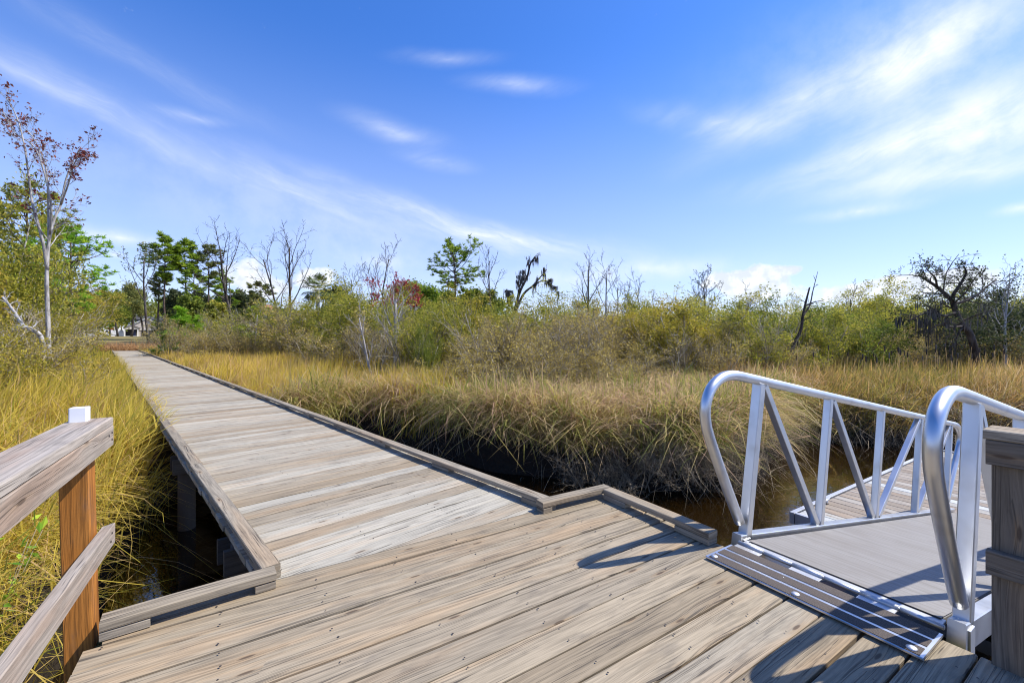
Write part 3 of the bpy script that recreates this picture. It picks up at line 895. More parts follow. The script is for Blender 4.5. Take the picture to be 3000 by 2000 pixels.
def grass_bank():
    """tan grass on the bank in the middle, hanging over the creek"""
    R = np.random.default_rng(41); mb = MB()
    def zone(x, y):
        t, s = walk_st(x, y)
        return free(x, y, .5, .16 + .12 * np.clip((0.8 - x) / 1.2, 0, 1)) & (s > WWID + 1.0) & ~((s < 3.6 + 0.24 * t) & (t > 9)) & (x < 7.5) & (y > 5.5)
    for (y0, y1, n, w0, w1) in ((5.8, 9.2, 27000, .012, .032), (9.2, 14, 28000, .015, .034), (14, 26, 20000, .026, .052)):
        x, y = scatter(R, -14, 7.4, y0, y1, n * 3, zone, 0.17)
        x, y = x[:n], y[:n]
        sd = creek_sd(x, y)
        h = R.uniform(.42, .98, len(x)) * (1 + .30 * wav(x, y, 2.3, 12)) * np.clip(.74 + .26 * sd / 1.2, .7, 1)
        rnd = np.clip(0.36 + .28 * wav(x, y, 1.5, 13) + R.normal(0, .29, len(x)), 0, 1)
        ld = 2.6 * wav(x, y, 1.3, 93) + R.normal(0.3, .9, len(x))
        blades(mb, x, y, hz(x, y) - .03, h, R.uniform(w0, w1, len(x)), ld, np.abs(R.normal(.62, .45, len(x))), rnd, .75, 4 if y0 < 9 else 3, 0, .13)
        # matted dead stalks lying through the tufts
        q = R.random(len(x)) < .20; xq, yq = x[q], y[q]; nq = len(xq)
        blades(mb, xq, yq, hz(xq, yq) + R.uniform(.05, .55, nq), R.uniform(.35, .8, nq), R.uniform(w0, w1, nq) * .8, R.random(nq) * 6.28, R.uniform(.8, 1.8, nq), np.clip(R.normal(.85, .2, nq), 0, 1), .62, 4, 0, .16)
    # broad green stalks in the tan grass
    x, y = scatter(R, -4, 5, 6.3, 9.5, 5200, lambda x, y: zone(x, y) & (wav(x, y, 1.5, 19) > .35))
    blades(mb, x, y, hz(x, y), R.uniform(.75, 1.15, len(x)), R.uniform(.014, .024, len(x)), R.normal(0, 1.5, len(x)), np.abs(R.normal(.2, .12, len(x))), np.clip(R.normal(.1, .1, len(x)), 0, 1), .4, 4)
    # a skirt of drooping tan grass along the upper lip of the bank
    e = .05
    x2, y2 = scatter(R, -5.6, 6.8, 5.7, 11.5, 90000, lambda x, y: free(x, y, .25, 0.12) & (creek_sd(x, y) < .8) & right_of_walk(x, y) & (R.random(len(x)) < np.clip((x + 2.4) / 3.0, .85, 1)), .07)
    kq = (wav(x2, y2, 2.6, 55) > -.45) | (x2 < 1.2); x2, y2 = x2[kq], y2[kq]; x2, y2 = x2[:12000], y2[:12000]; n2 = len(x2)
    out2 = np.arctan2(-(creek_sd(x2, y2 + e) - creek_sd(x2, y2 - e)), -(creek_sd(x2 + e, y2) - creek_sd(x2 - e, y2)))
    blades(mb, x2, y2, hz(x2, y2) + R.uniform(.02, .40, n2), R.uniform(.4, 1.0, n2), R.uniform(.010, .026, n2), out2 + R.normal(0, 1.2, n2), np.abs(R.normal(.75, .4, n2)), np.clip(R.normal(.52, .34, n2) + .2 * wav(x2, y2, 2.0, 14), 0, 1), .85, 6, 0, .09)
    o = mb.build('bank_grass', M['grassC'])
    tag(o, 'tan and green grass on the creek bank in the middle', 'grass', kind='stuff')
    # dead stems drooping over the edge
    mb = MB()
    N = 5200
    x, y = scatter(R, -5.6, 9, 5.7, 11.5, N * 6, lambda x, y: free(x, y, .25, -0.12) & (creek_sd(x, y) < .38) & right_of_walk(x, y))
    kp = (R.random(len(x)) < np.clip((x + 1.2) / 2.5, .6, 1)); x, y = x[kp], y[kp]
    x, y = x[:N], y[:N]
    e = 0.05
    gx = (creek_sd(x + e, y) - creek_sd(x - e, y)); gy = (creek_sd(x, y + e) - creek_sd(x, y - e))
    out = np.arctan2(-gy, -gx)
    ln = np.abs(R.normal(.75, .4, len(x)))
    keep = wav(x, y, 2.2, 77) > -.55
    x, y, out, ln = x[keep], y[keep], out[keep], ln[keep]
    blades(mb, x, y, hz(x, y) - .02, R.uniform(.3, .85, len(x)), R.uniform(.004, .010, len(x)), out + R.normal(0, 1.15, len(x)), ln * R.uniform(.5, 1.4, len(x)), np.clip(R.normal(.38, .33, len(x)), 0, 1), 1.0, 6, 0, .10)
    o = mb.build('dead_stems', M['deadstem'])
    tag(o, 'grey dead stems hanging over the dark creek bank', 'dead stems', kind='stuff')
grass_bank()

def grass_right():
    R = np.random.default_rng(43); mb = MB()
    for (y0, y1, n, w0, w1) in ((8, 13, 34000, .014, .028), (13, 22, 30000, .024, .046), (22, 40, 18000, .04, .075)):
        x, y = scatter(R, 5.5, 1.3 * y1 + 3, y0, y1, n * 3, lambda x, y: free(x, y, .1) & vis(x, y) & (x > 6.2 - .2 * (y - 9)), 0.2)
        x, y = x[:n], y[:n]
        sd = creek_sd(x, y)
        h = R.uniform(.6, 1.22, len(x)) * (1 + .2 * wav(x, y, 1.9, 15)) * np.clip(.72 + .28 * sd / 1.6, .7, 1.0)
        rnd = np.clip(0.55 + .2 * wav(x, y, .9, 16) + R.normal(0, .27, len(x)), 0, 1)
        blades(mb, x, y, hz(x, y) - .03, h, R.uniform(w0, w1, len(x)), 2.0 * wav(x, y, .8, 94) + R.normal(-0.2, .8, len(x)), np.abs(R.normal(.6, .33, len(x))), rnd, .8, 4 if y0 < 10 else 3, 0, .13)
    for i in range(46):
        yy = R.uniform(10.5, 15); xx = R.uniform(7.5, 1.15 * yy)
        if creek_sd(np.array([xx]), np.array([yy]))[0] < .4: continue
        zz = float(hz(np.array([xx]), np.array([yy]))[0]); hh = R.uniform(1.15, 1.55); lx, ly = R.normal(0, .06, 2)
        top = np.array([xx + lx, yy + ly, zz + hh])
        tube(mb, [(xx, yy, zz), (xx + lx * .5, yy + ly * .5, zz + hh * .5), top], .006, 4, 0, .95)
        tube(mb, [top - [0, 0, .16], top - [0, 0, .13], top - [0, 0, .02], top], [.006, .016, .016, .005], 6, 1, .2)
    o = mb.build('reeds', [M['grassR'], M['barkdk']])
    tag(o, 'brown windswept reeds on the far creek bank behind the ramp', 'reeds', kind='stuff')
    mb = MB(); N = 5000
    x, y = scatter(R, 5.5, 20, 8.2, 13, N * 8, lambda x, y: free(x, y, .2, -0.1) & (creek_sd(x, y) < .4) & vis(x, y))
    x, y = x[:N], y[:N]; e = .05
    out = np.arctan2(-(creek_sd(x, y + e) - creek_sd(x, y - e)), -(creek_sd(x + e, y) - creek_sd(x - e, y)))
    blades(mb, x, y, hz(x, y), R.uniform(.3, .9, len(x)), R.uniform(.006, .013, len(x)), out + R.normal(0, .8, len(x)), np.abs(R.normal(.6, .35, len(x))), np.clip(R.normal(.35, .25, len(x)), 0, 1), 1.0, 4)
    o = mb.build('dead_stems', M['deadstem'])
    tag(o, 'brown dead stems along the far bank behind the ramp', 'dead stems', kind='stuff')
    mb = MB()
    c = WK(WLEN + 2.2, 1.0)
    n = 8000
    th, rr = R.random(n) * 6.28, np.sqrt(R.random(n))
    cx = c[0] + rr * np.cos(th) * 5.5; cy = c[1] + 1.2 + rr * np.sin(th) * 3.0
    blades(mb, cx, cy, hz(cx, cy), R.uniform(.7, 1.5, n), R.uniform(.03, .07, n), R.random(n) * 6.28, np.abs(R.normal(.7, .3, n)), R.random(n), .6, 3)
    tag(mb.build('rust_grass', M['grassO']), 'rust brown grass clumps at the far end of the walkway', 'grass', kind='stuff')
grass_right()

# ------------------------------------------------------------------ trees
def rot_to(d, ang, az):
    d = unit(d)
    ref = np.array([0, 0, 1.0]) if abs(d[2]) < .9 else np.array([1.0, 0, 0])
    s = unit(np.cross(d, ref)); q = np.cross(d, s)
    return unit(d * cos(ang) + (s * cos(az) + q * sin(az)) * sin(ang))

def grow(R, p, d, L, r, lv, mx, K, out):
    n = K['seg'][lv]; pts = [np.array(p, float)]; d = unit(d)
    for i in range(n):
        d = unit(d + R.normal(0, K['wob'][lv], 3) + np.array([0, 0, K['up'][lv]]))
        pts.append(pts[-1] + d * L / n)
    pts = np.array(pts)
    rad = r * (1 - (1 - K['tap'][lv]) * np.linspace(0, 1, n + 1))
    out.append((lv, pts, rad))
    children(R, pts, rad, L, lv, mx, K, out)

def children(R, pts, rad, L, lv, mx, K, out):
    if lv >= mx: return
    n = len(pts) - 1
    az = R.random() * 6.28
    k = K['n'][lv]
    for i in range(k):
        f = K['fr'][lv] + (1 - K['fr'][lv]) * (i + R.random()) / k
        f = min(f, .985)
        a = int(f * n); g = f * n - a
        pos = pts[a] * (1 - g) + pts[a + 1] * g
        dd = unit(pts[a + 1] - pts[a])
        az += 2.4 + R.normal(0, .4)
        ang = K['ang'][lv] * (1 + R.normal(0, .22)) 
        rr = (rad[a] * (1 - g) + rad[a + 1] * g) * K['rr'][lv]
        ll = L * K['lr'][lv] * (1 - K.get('short', .45) * (f - K['fr'][lv]) / (1 - K['fr'][lv] + 1e-6)) * R.uniform(.7, 1.25)
        grow(R, pos, rot_to(dd, ang, az), ll, max(rr, K['rmin']), lv + 1, mx, K, out)

def skel_mesh(br, sides=(8, 6, 4, 3, 3), R=None):
    mb = MB()
    R = R or np.random.default_rng(1)
    for lv, pts, rad in br:
        tube(mb, pts, rad, sides[min(lv, len(sides) - 1)], 0, R.random(), lv == 0, True)
    return mb

def leaves(mb, R, C, size, asp=.5, rnd=None, up=0.0, mat=0):
    """diamond leaves centred on points C"""
    N = len(C)
    d = R.normal(0, 1, (N, 3)); d[:, 2] += up; d /= np.linalg.norm(d, axis=1)[:, None]
    e = R.normal(0, 1, (N, 3)); e -= (e * d).sum(1)[:, None] * d; e /= np.linalg.norm(e, axis=1)[:, None]
    s = (size * R.uniform(.6, 1.35, N))[:, None]
    nrm = np.cross(d, e)
    V = np.stack([C - d * s * .5, C + e * s * asp * .5 + nrm * s * .07, C + d * s * .5, C - e * s * asp * .5 + nrm * s * .07], 1)
    if rnd is None: rnd = R.random(N)
    b = np.arange(N)[:, None] * 4
    mb.add(V.reshape(-1, 3), b + np.arange(4)[None], np.repeat(np.clip(rnd, 0, 1), 4), mat)

def tip_points(R, br, lvmin, per, spread, along=.35):
    C, RN = [], []
    for lv, pts, rad in br:
        if lv < lvmin: continue
        k = R.poisson(per)
        if k == 0: continue
        f = along + (1 - along) * R.random(k)
        i = np.minimum((f * (len(pts) - 1)).astype(int), len(pts) - 2); g = f * (len(pts) - 1) - i
        c = pts[i] * (1 - g[:, None]) + pts[i + 1] * g[:, None] + R.normal(0, spread, (k, 3))
        C.append(c); RN.append(np.clip(R.normal(.5, .28) + R.normal(0, .15, k), 0, 1))
    return np.concatenate(C), np.concatenate(RN)

def ground_at(p):
    return float(hz(np.array([p[0]]), np.array([p[1]]))[0])

# --- shrub variants (about 3 m tall, origin at the base)
def shrub_variant(seed, kind):
    R = np.random.default_rng(seed)
    br = []
    if kind == 'leafy':
        K = dict(seg=(5, 4, 3, 2), wob=(.13, .18, .22, .3), up=(.05, .05, .03, 0), tap=(.45, .4, .4, .4), n=(6, 5, 4), fr=(.30, .25, .25), ang=(.75, .8, .8), rr=(.6, .6, .6), lr=(.5, .5, .5), rmin=.004)
        for i in range(9):
            az = i * 2.4; a = R.uniform(.1, .75)
            grow(R, (R.normal(0, .14), R.normal(0, .14), -.1), (sin(a) * cos(az), sin(a) * sin(az), cos(a)), R.uniform(1.7, 2.9), .03, 0, 3, K, br)
        C, rn = tip_points(R, br, 2, 9.0, .085)
        lf = MB(); leaves(lf, R, C, .066, .5, rn, .2)
    elif kind == 'twiggy':
        K = dict(seg=(5, 4, 3, 3), wob=(.12, .16, .2, .25), up=(.06, .07, .06, .03), tap=(.4, .35, .35, .3), n=(8, 6, 4), fr=(.2, .2, .2), ang=(.6, .65, .7), rr=(.6, .6, .7), lr=(.55, .5, .5), rmin=.0055)
        for i in range(11):
            az = i * 2.4; a = R.uniform(.1, .85)
            grow(R, (R.normal(0, .18), R.normal(0, .18), -.1), (sin(a) * cos(az), sin(a) * sin(az), cos(a)), R.uniform(1.6, 2.8), .02, 0, 3, K, br)
        C, rn = tip_points(R, br, 3, 2.6, .06)
        lf = MB(); leaves(lf, R, C, .06, .5, rn, .2)
    br = [(lv, p_, r_) for lv, p_, r_ in br if not (kind == 'leafy' and lv >= 3)]
    return skel_mesh(br, (5, 4, 3, 3), R), lf

def pale_twigs(seed):
    R = np.random.default_rng(seed); br = []
    K = dict(seg=(6, 4, 3), wob=(.12, .16, .2), up=(.07, .08, .05), tap=(.35, .3, .3), n=(8, 5), fr=(.25, .2), ang=(.65, .7), rr=(.55, .6), lr=(.5, .5), rmin=.005)
    for i in range(5):
        az = i * 2.4; a = R.uniform(.1, .6)
        grow(R, (R.normal(0, .1), R.normal(0, .1), -.1), (sin(a) * cos(az), sin(a) * sin(az), cos(a)), R.uniform(2.0, 2.9), .028, 0, 2, K, br)
    return skel_mesh(br, (5, 4, 3), R)
PALE = [pale_twigs(301), pale_twigs(302)]
VAR = {}
for k, kind, seeds in (('leafy', 'leafy', (101, 102, 103, 104, 105)), ('twiggy', 'twiggy', (201, 202, 203, 204))):
    VAR[k] = [shrub_variant(s, kind) for s in seeds]
MESH = {}
def shrub_meshes(kind, i, leafm):
    key = (kind, i, leafm)
    if key not in MESH:
        st, lf = VAR[kind][i]
        MESH[key] = (st.mesh('shrub_stems', M['twig']), lf.mesh('shrub_leaves', M[leafm]))
    return MESH[key]

RS = np.random.default_rng(77)
def shrub(px, d, topy, kind, leafm, label, wide=1.0, vi=None, name='shrub', group='shrubs along the back of the marsh'):
    p = P(px, d); g = ground_at(p)
    h = CH + (HY - topy) * d / F - g
    vi = int(RS.integers(0, len(VAR[kind]))) if vi is None else vi
    st, lf = shrub_meshes(kind, vi, leafm)
    o = thing(name, (p[0], p[1], g), label, 'shrub', group, RS.random() * 6.28)
    k = h / 2.75
    o.scale = (k * wide, k * wide, k)
    link('stems', st, o); link('foliage', lf, o)
    return o

# named shrubs that can be pointed to
SH = [
 (-50, 15.5, 610, 'leafy', 'olive', 'tall olive yellow bush at the left picture edge, below the red-leaved tree', .62),
 (-200, 12.5, 560, 'leafy', 'yellow', 'tallest yellow bush, cut off by the left picture edge', .7),
 (50, 17.0, 740, 'leafy', 'olive', 'olive bush close behind the pale trunk of the red-leaved tree, on its left', .7),
 (35, 8.4, 960, 'twiggy', 'brown', 'grey leafless brush low at the left edge above the marsh grass', 1.2),
 (-30, 8.0, 930, 'leafy', 'yellow', 'small yellow bush low at the far left edge', .9),
 (120, 17.5, 870, 'twiggy', 'olive', 'twiggy olive bush just right of the pale trunk', .8),
 (165, 33, 842, 'leafy', 'yellow', 'rounded yellow olive tree-like bush behind the pale trunk', 1.0),
 (222, 48, 846, 'leafy', 'yellow', 'broad golden olive bush left of the white van', .95),
 (165, 27, 940, 'twiggy', 'brown', 'brown brush below the golden bush left of the van', 1.2),
 (500, 28, 938, 'twiggy', 'brown', 'wide brown bush on the right side of the walkway end', .85),
 (655, 25, 968, 'twiggy', 'brown', 'lower brown bush behind the golden grass, right of the walkway end', 1.3),
 (640, 30, 915, 'twiggy', 'olive', 'thin olive bush between the tall pines and the bare forked tree', 1.2),
 (705, 31, 925, 'twiggy', 'brown', 'brown bush in front of the small dark pine', 1.3),
 (815, 27, 880, 'twiggy', 'olive', 'loose olive brush round the feet of the two dark bare trees', 1.2),
 (900, 24, 905, 'twiggy', 'brown', 'brown brush below the palm', 1.4),
 (965, 24, 862, 'leafy', 'olive', 'olive bush right of the palm', 1.1),
 (1060, 18, 868, 'leafy', 'olive', 'rounded olive bush behind the leaning white sapling', 1.1),
 (1225, 15, 905, 'leafy', 'olive', 'olive bush right of the white trunked tree with red buds', 1.0),
 (1240, 13, 962, 'leafy', 'green', 'small bright green bush in front of the olive thicket', .45),
 (1335, 16, 880, 'leafy', 'olive', 'olive bush below the lone rounded pine', 1.0),
 (1425, 17, 885, 'leafy', 'yellow', 'bright yellow olive bush left of the mossy dead tree', 1.0),
 (1500, 12.0, 930, 'twiggy', 'brown', 'grey brown brush in the middle, below the mossy dead tree', 1.3),
 (1610, 19, 868, 'leafy', 'olive', 'olive bush just right of the mossy dead tree', 1.0),
 (1650, 11.2, 985, 'twiggy', 'brown', 'low brown brush with a dark hollow beneath it above the creek grass', 1.3),
 (1345, 10.8, 1015, 'twiggy', 'brown', 'small grey brown brush stepping into the grass left of the middle brush', 1.4),
 (1545, 10.2, 1012, 'twiggy', 'brown', 'low grey brown brush nearest the creek in the middle', 1.5),
 (1810, 10.8, 1010, 'twiggy', 'brown', 'low brown brush in the grass left of the ramp rail', 1.4),
 (1745, 13.5, 915, 'twiggy', 'brown', 'brown brush below the thin bare trees right of middle', 1.3),
 (1830, 16, 885, 'twiggy', 'brown', 'tallest brown leafless brush right of the thin bare trees', 1.2),
 (1920, 15.5, 885, 'leafy', 'yellow', 'yellow green bush left of the feathery dark conifer', 1.0),
 (2020, 13.5, 905, 'leafy', 'yellow', 'broad yellow bush in front of the feathery dark conifer', 1.2),
 (2140, 14, 910, 'leafy', 'olive', 'olive bush between the conifer and the leaning dead trunk', 1.2),
 (2255, 16, 890, 'leafy', 'green', 'green bush left of the leaning dead trunk', .9),
 (2400, 15, 912, 'leafy', 'olive', 'olive bush right of the leaning dead trunk', 1.0),
 (2490, 16, 915, 'leafy', 'green', 'green bush below the far bank of dark trees', 1.1),
 (2560, 15.5, 960, 'leafy', 'olive', 'low olive green bush in front of the red budded tree', 1.2),
 (2735, 22, 908, 'leafy', 'olive', 'olive bush seen behind the trunk of the leaning oak', 1.2),
 (2680, 18.5, 940, 'twiggy', 'brown', 'brown brush under the hanging moss of the oak', 1.3),
 (2790, 19, 955, 'twiggy', 'brown', 'low brown brush at the foot of the leaning oak', 1.3),
 (2915, 17, 880, 'leafy', 'dkgreen', 'dark green bush right of the leaning oak', 1.2),
 (3000, 18, 850, 'leafy', 'dkgreen', 'tall dark green bush at the right picture edge', 1.1),
]
for i, s in enumerate(SH):
    shrub(s[0], s[1], s[2], s[3], s[4], s[5], s[6], i % len(VAR[s[3]]))

def thicket(name, label, rows, leafm, kind, seed):
    """mass of brush that nobody could count"""
    R = np.random.default_rng(seed); st, lf = MB(), MB()
    for (px, d, topy, wide) in rows:
        p = P(px, d); g = ground_at(p)
        h = CH + (HY - topy) * d / F - g
        a = R.random() * 6.28; k = h / 2.75
        Mx = np.array([[cos(a) * k * wide, -sin(a) * k * wide, 0], [sin(a) * k * wide, cos(a) * k * wide, 0], [0, 0, k]])
        s_, l_ = VAR[kind][int(R.integers(0, len(VAR[kind])))]
        sh = R.normal(0, .08)
        st.merge(s_, Mx, np.array([p[0], p[1], g])); lf.merge(l_, Mx, np.array([p[0], p[1], g]), sh)
    if kind == 'twiggy':
        for i in range(20):
            px = R.uniform(1000, 2300) if i < 13 else R.uniform(-60, 150); d = R.uniform(11.5, 17); p = P(px, d); g = ground_at(p)
            h = CH + (HY - R.uniform(885, 965)) * d / F - g; k = h / 2.75; a = R.random() * 6.28
            Mx = np.array([[cos(a) * k, -sin(a) * k, 0], [sin(a) * k, cos(a) * k, 0], [0, 0, k]])
            st.merge(PALE[i % 2], Mx, np.array([p[0], p[1], g]), .12)
    root = st.build(name, M['twig'])
    tag(root, label, 'thicket', kind='stuff')
    o = lf.build('foliage', M[leafm], root)
    return root
def bank_brush():
    R = np.random.default_rng(66); st = MB()
    for (x, y) in ((1.35, 6.45), (1.7, 6.4), (2.05, 6.3), (2.35, 6.25), (2.7, 6.2), (3.0, 6.15), (3.25, 6.25), (3.5, 6.45), (3.8, 6.75), (4.2, 7.2), (4.7, 7.9), (2.2, 6.55), (2.9, 6.5)):
        y += .32; h = R.uniform(.5, .85); k = h / 2.75; a = R.random() * 6.28
        Mx = np.array([[cos(a) * k * 1.5, -sin(a) * k * 1.5, 0], [sin(a) * k * 1.5, cos(a) * k * 1.5, 0], [0, 0, k]])
        st.merge(VAR['twiggy'][int(R.integers(0, 4))][0], Mx, np.array([x, y + .1, float(hz(np.array([x]), np.array([y + .1]))[0])]), -.05)
    tag(st.build('bank_brush', M['deadstem']), 'dark tangled twigs along the creek bank nearest the ramp', 'brush', kind='stuff')
bank_brush()
RT = np.random.default_rng(90)
rows_b = [(px + RT.normal(0, 25), RT.uniform(12.5, 18) + (3.5 if px < 1250 or px > 2480 else 0), 0, 1.2) for px in range(900, 3060, 70)]
rows_b = [(p, d, 962 + RT.normal(0, 24) + (18 if p > 2200 else 0) - (22 if 1300 < p < 1900 else 0), w) for p, d, _, w in rows_b]
rows_b += [(px + RT.normal(0, 20), RT.uniform(24, 32), 962 + RT.normal(0, 12), 1.2) for px in range(640, 900, 50)]
thicket('brown_thicket', 'brown tangled brush filling the back of the marsh between the bushes', rows_b, 'brown', 'twiggy', 61)
rows_b += [(px, RT.uniform(10.5, 22), 945 + RT.normal(0, 15), 1.2) for px in (-90, -20, 40, 95, 140, 175, 60)]
rows_o = [(px + RT.normal(0, 25), RT.uniform(20, 30), 896 + RT.normal(0, 22), 1.1) for px in range(930, 3080, 60)]
thicket('olive_thicket', 'olive leafy thicket behind the bushes across the whole marsh', rows_o, 'olive', 'leafy', 62)
rows_l = [(px + RT.normal(0, 15), RT.uniform(13, 22), 905 + RT.normal(0, 30), 1.1) for px in range(-190, 70, 40)]
thicket('olive_thicket', 'olive thicket behind the grass at the left picture edge', rows_l, 'yellow', 'leafy', 63)

# --- bare trees
def bare_tree(px, d, topy, seed, label, lean=0.0, r=.09, barkm='barkdk', bushy=1.0, fork=.35, leafm=None, per=0, name='bare_tree', basepx=None, lsize=.09, group=None):
    R = np.random.default_rng(seed)
    p = P(px, d); g = ground_at(p)
    H = CH + (HY - topy) * d / F - g
    K = dict(seg=(7, 6, 4, 3), wob=(.05, .10, .16, .2), up=(.05, .10, .05, .03), tap=(.35, .3, .3, .3), n=(int(7 * bushy), 5, 4), fr=(fork, .3, .25), ang=(.55, .6, .65), rr=(.55, .55, .55), lr=(.42, .42, .45), rmin=.0004 * d, short=.35)
    br = []
    grow(R, (0, 0, -.1), (lean, R.normal(0, .05), 1), H * .93, r, 0, 3, K, br)
    root = thing(name, (p[0], p[1], g), label, 'tree', group)
    skel_mesh(br, (8, 5, 3, 3), R).build('trunk', M[barkm], root, shift=(0, 0, 0))
    if leafm:
        C, rn = tip_points(R, br, 2, per, .06)
        lf = MB(); leaves(lf, R, C, lsize, .6, rn)
        lf.build('crown', M[leafm], root, shift=(0, 0, 0))
    return root
bare_tree(692, 40, 705, 301, 'tall dark bare forked tree between the pines and the pair of bare trees', .02, .17, bushy=1.5, fork=.4)
bare_tree(854, 38, 700, 302, 'straight dark bare tree, right one of the close pair', .01, .15, bushy=1.2, fork=.45)
bare_tree(845, 38.5, 722, 303, 'dark bare tree bending left, left one of the close pair', -.16, .13, bushy=1.2, fork=.4)
bare_tree(436, 55, 745, 304, 'thin dark sparse tree standing in front of the house', -.02, .17, bushy=1.0, fork=.45, leafm='pinedk', per=2.0, lsize=.22)
bare_tree(742, 25, 900, 305, 'small white leafless sapling behind the golden grass', .04, .05, 'barkpale', .8, .3)
bare_tree(1122, 36, 735, 306, 'tall thin bare tree above the red budded tree', -.02, .09, bushy=1.0, fork=.45)
bare_tree(1030, 36, 800, 307, 'small bare tree between the palm and the red budded tree', 0, .07, fork=.4)
bare_tree(1085, 36, 790, 308, 'slight bare tree close left of the red budded tree', 0, .07, fork=.4)
bare_tree(1442, 34, 742, 309, 'bare tree right of the lone rounded pine', .03, .10, bushy=.9, fork=.45)
bare_tree(1722, 20, 757, 310, 'tallest bare tree right of the middle, dark and open', .02, .09, bushy=1.0, fork=.35)
bare_tree(1758, 21, 770, 311, 'bare leaning stem close behind the tallest bare tree', .14, .06, bushy=.7, fork=.4)
bare_tree(1815, 22, 810, 312, 'twiggy bare tree with small buds right of the leaning stem', .03, .06, bushy=1.1, fork=.3, leafm='redbud', per=.6, lsize=.05)
bare_tree(1888, 24, 832, 313, 'small pale bare tree left of the clouds', .02, .05, bushy=1.0, fork=.4)
bare_tree(1850, 26, 858, 314, 'stubby bare tree between two brown bushes', .0, .07, bushy=.8, fork=.4)
bare_tree(2065, 26, 818, 315, 'feathery dark conifer poking above the yellow bushes', .0, .09, bushy=2.4, fork=.45, leafm='dkgreen', per=.9, lsize=.09, name='conifer')
bare_tree(2150, 25, 868, 316, 'fine grey bare tree right of the feathery conifer', .03, .05, bushy=1.3, fork=.35)
bare_tree(2205, 26, 880, 317, 'low bare tree with fine twigs left of the green bush', .0, .05, bushy=1.2, fork=.35)
bare_tree(2480, 27, 855, 318, 'crooked bare tree under the right cloud', .05, .07, bushy=.8, fork=.45)
bare_tree(2430, 30, 885, 319, 'short bare tree just left of the crooked bare tree', .0, .06, bushy=.9, fork=.4)
bare_tree(2952, 16, 800, 320, 'thin upright lichen grey tree right of the oak', .0, .06, 'barkpale', 1.0, .35, 'dkgreen', .8, 'thin_tree', lsize=.07)
bare_tree(1158, 15, 850, 321, 'white trunked leafless tree with spreading pale twigs', .02, .08, 'barkpale', 1.9, .3)
bare_tree(1098, 14, 900, 322, 'leaning white sapling in the olive brush', -.25, .05, 'barkpale', .9, .35)

# red budded trees
def bud_tree(px, d, topy, seed, label, per=9, wide=1.0, leafm='redbud', name='red_tree'):
    R = np.random.default_rng(seed); p = P(px, d); g = ground_at(p)
    H = CH + (HY - topy) * d / F - g
    K = dict(seg=(6, 5, 4, 3), wob=(.06, .12, .16, .2), up=(.05, .06, .05, .03), tap=(.35, .3, .3, .3), n=(9, 6, 4), fr=(.35, .3, .25), ang=(.7 * wide, .65, .65), rr=(.5, .5, .5), lr=(.42, .45, .45), rmin=.012)
    br = []; grow(R, (0, 0, -.1), (0, 0, 1), H * .9, .12, 0, 3, K, br)
    root = thing(name, (p[0], p[1], g), label, 'tree')
    skel_mesh(br, (6, 4, 3, 3), R).build('trunk', M['barkpale'], root, shift=(0, 0, 0))
    C, rn = tip_points(R, br, 2, per, .10)
    zt = np.percentile(C[:, 2], 35); ok = C[:, 2] > zt
    lf = MB(); leaves(lf, R, C[ok], .11, .6, rn[ok]); lf.build('crown', M[leafm], root, shift=(0, 0, 0))
bud_tree(1140, 24, 815, 401, 'red budded tree behind the white trunked tree', 5)
bud_tree(1208, 25, 832, 402, 'smaller red budded tree left of the green wood', 6)
bud_tree(2590, 40, 880, 403, 'dull red tree in front of the dark far trees at right', 3.5)

# --- pines
def tuft(R, mb, C, n, ln, wd, rn):
    for c, q in zip(C, rn):
        d = R.normal(0, 1, (n, 3)); d[:, 2] = np.abs(d[:, 2]) * .7 + .1
        d /= np.linalg.norm(d, axis=1)[:, None]
        e = np.cross(d, R.normal(0, 1, (n, 3))); e /= np.linalg.norm(e, axis=1)[:, None] + 1e-9
        l = (ln * R.uniform(.6, 1.2, n))[:, None]
        V = np.stack([c + d * l * .08 - e * wd, c + d * l * .08 + e * wd, c + d * l + e * wd * .3, c + d * l - e * wd * .3], 1)
        mb.add(V.reshape(-1, 3), np.arange(n)[:, None] * 4 + np.arange(4)[None], np.repeat(np.clip(q + R.normal(0, .13, n), 0, 1), 4))

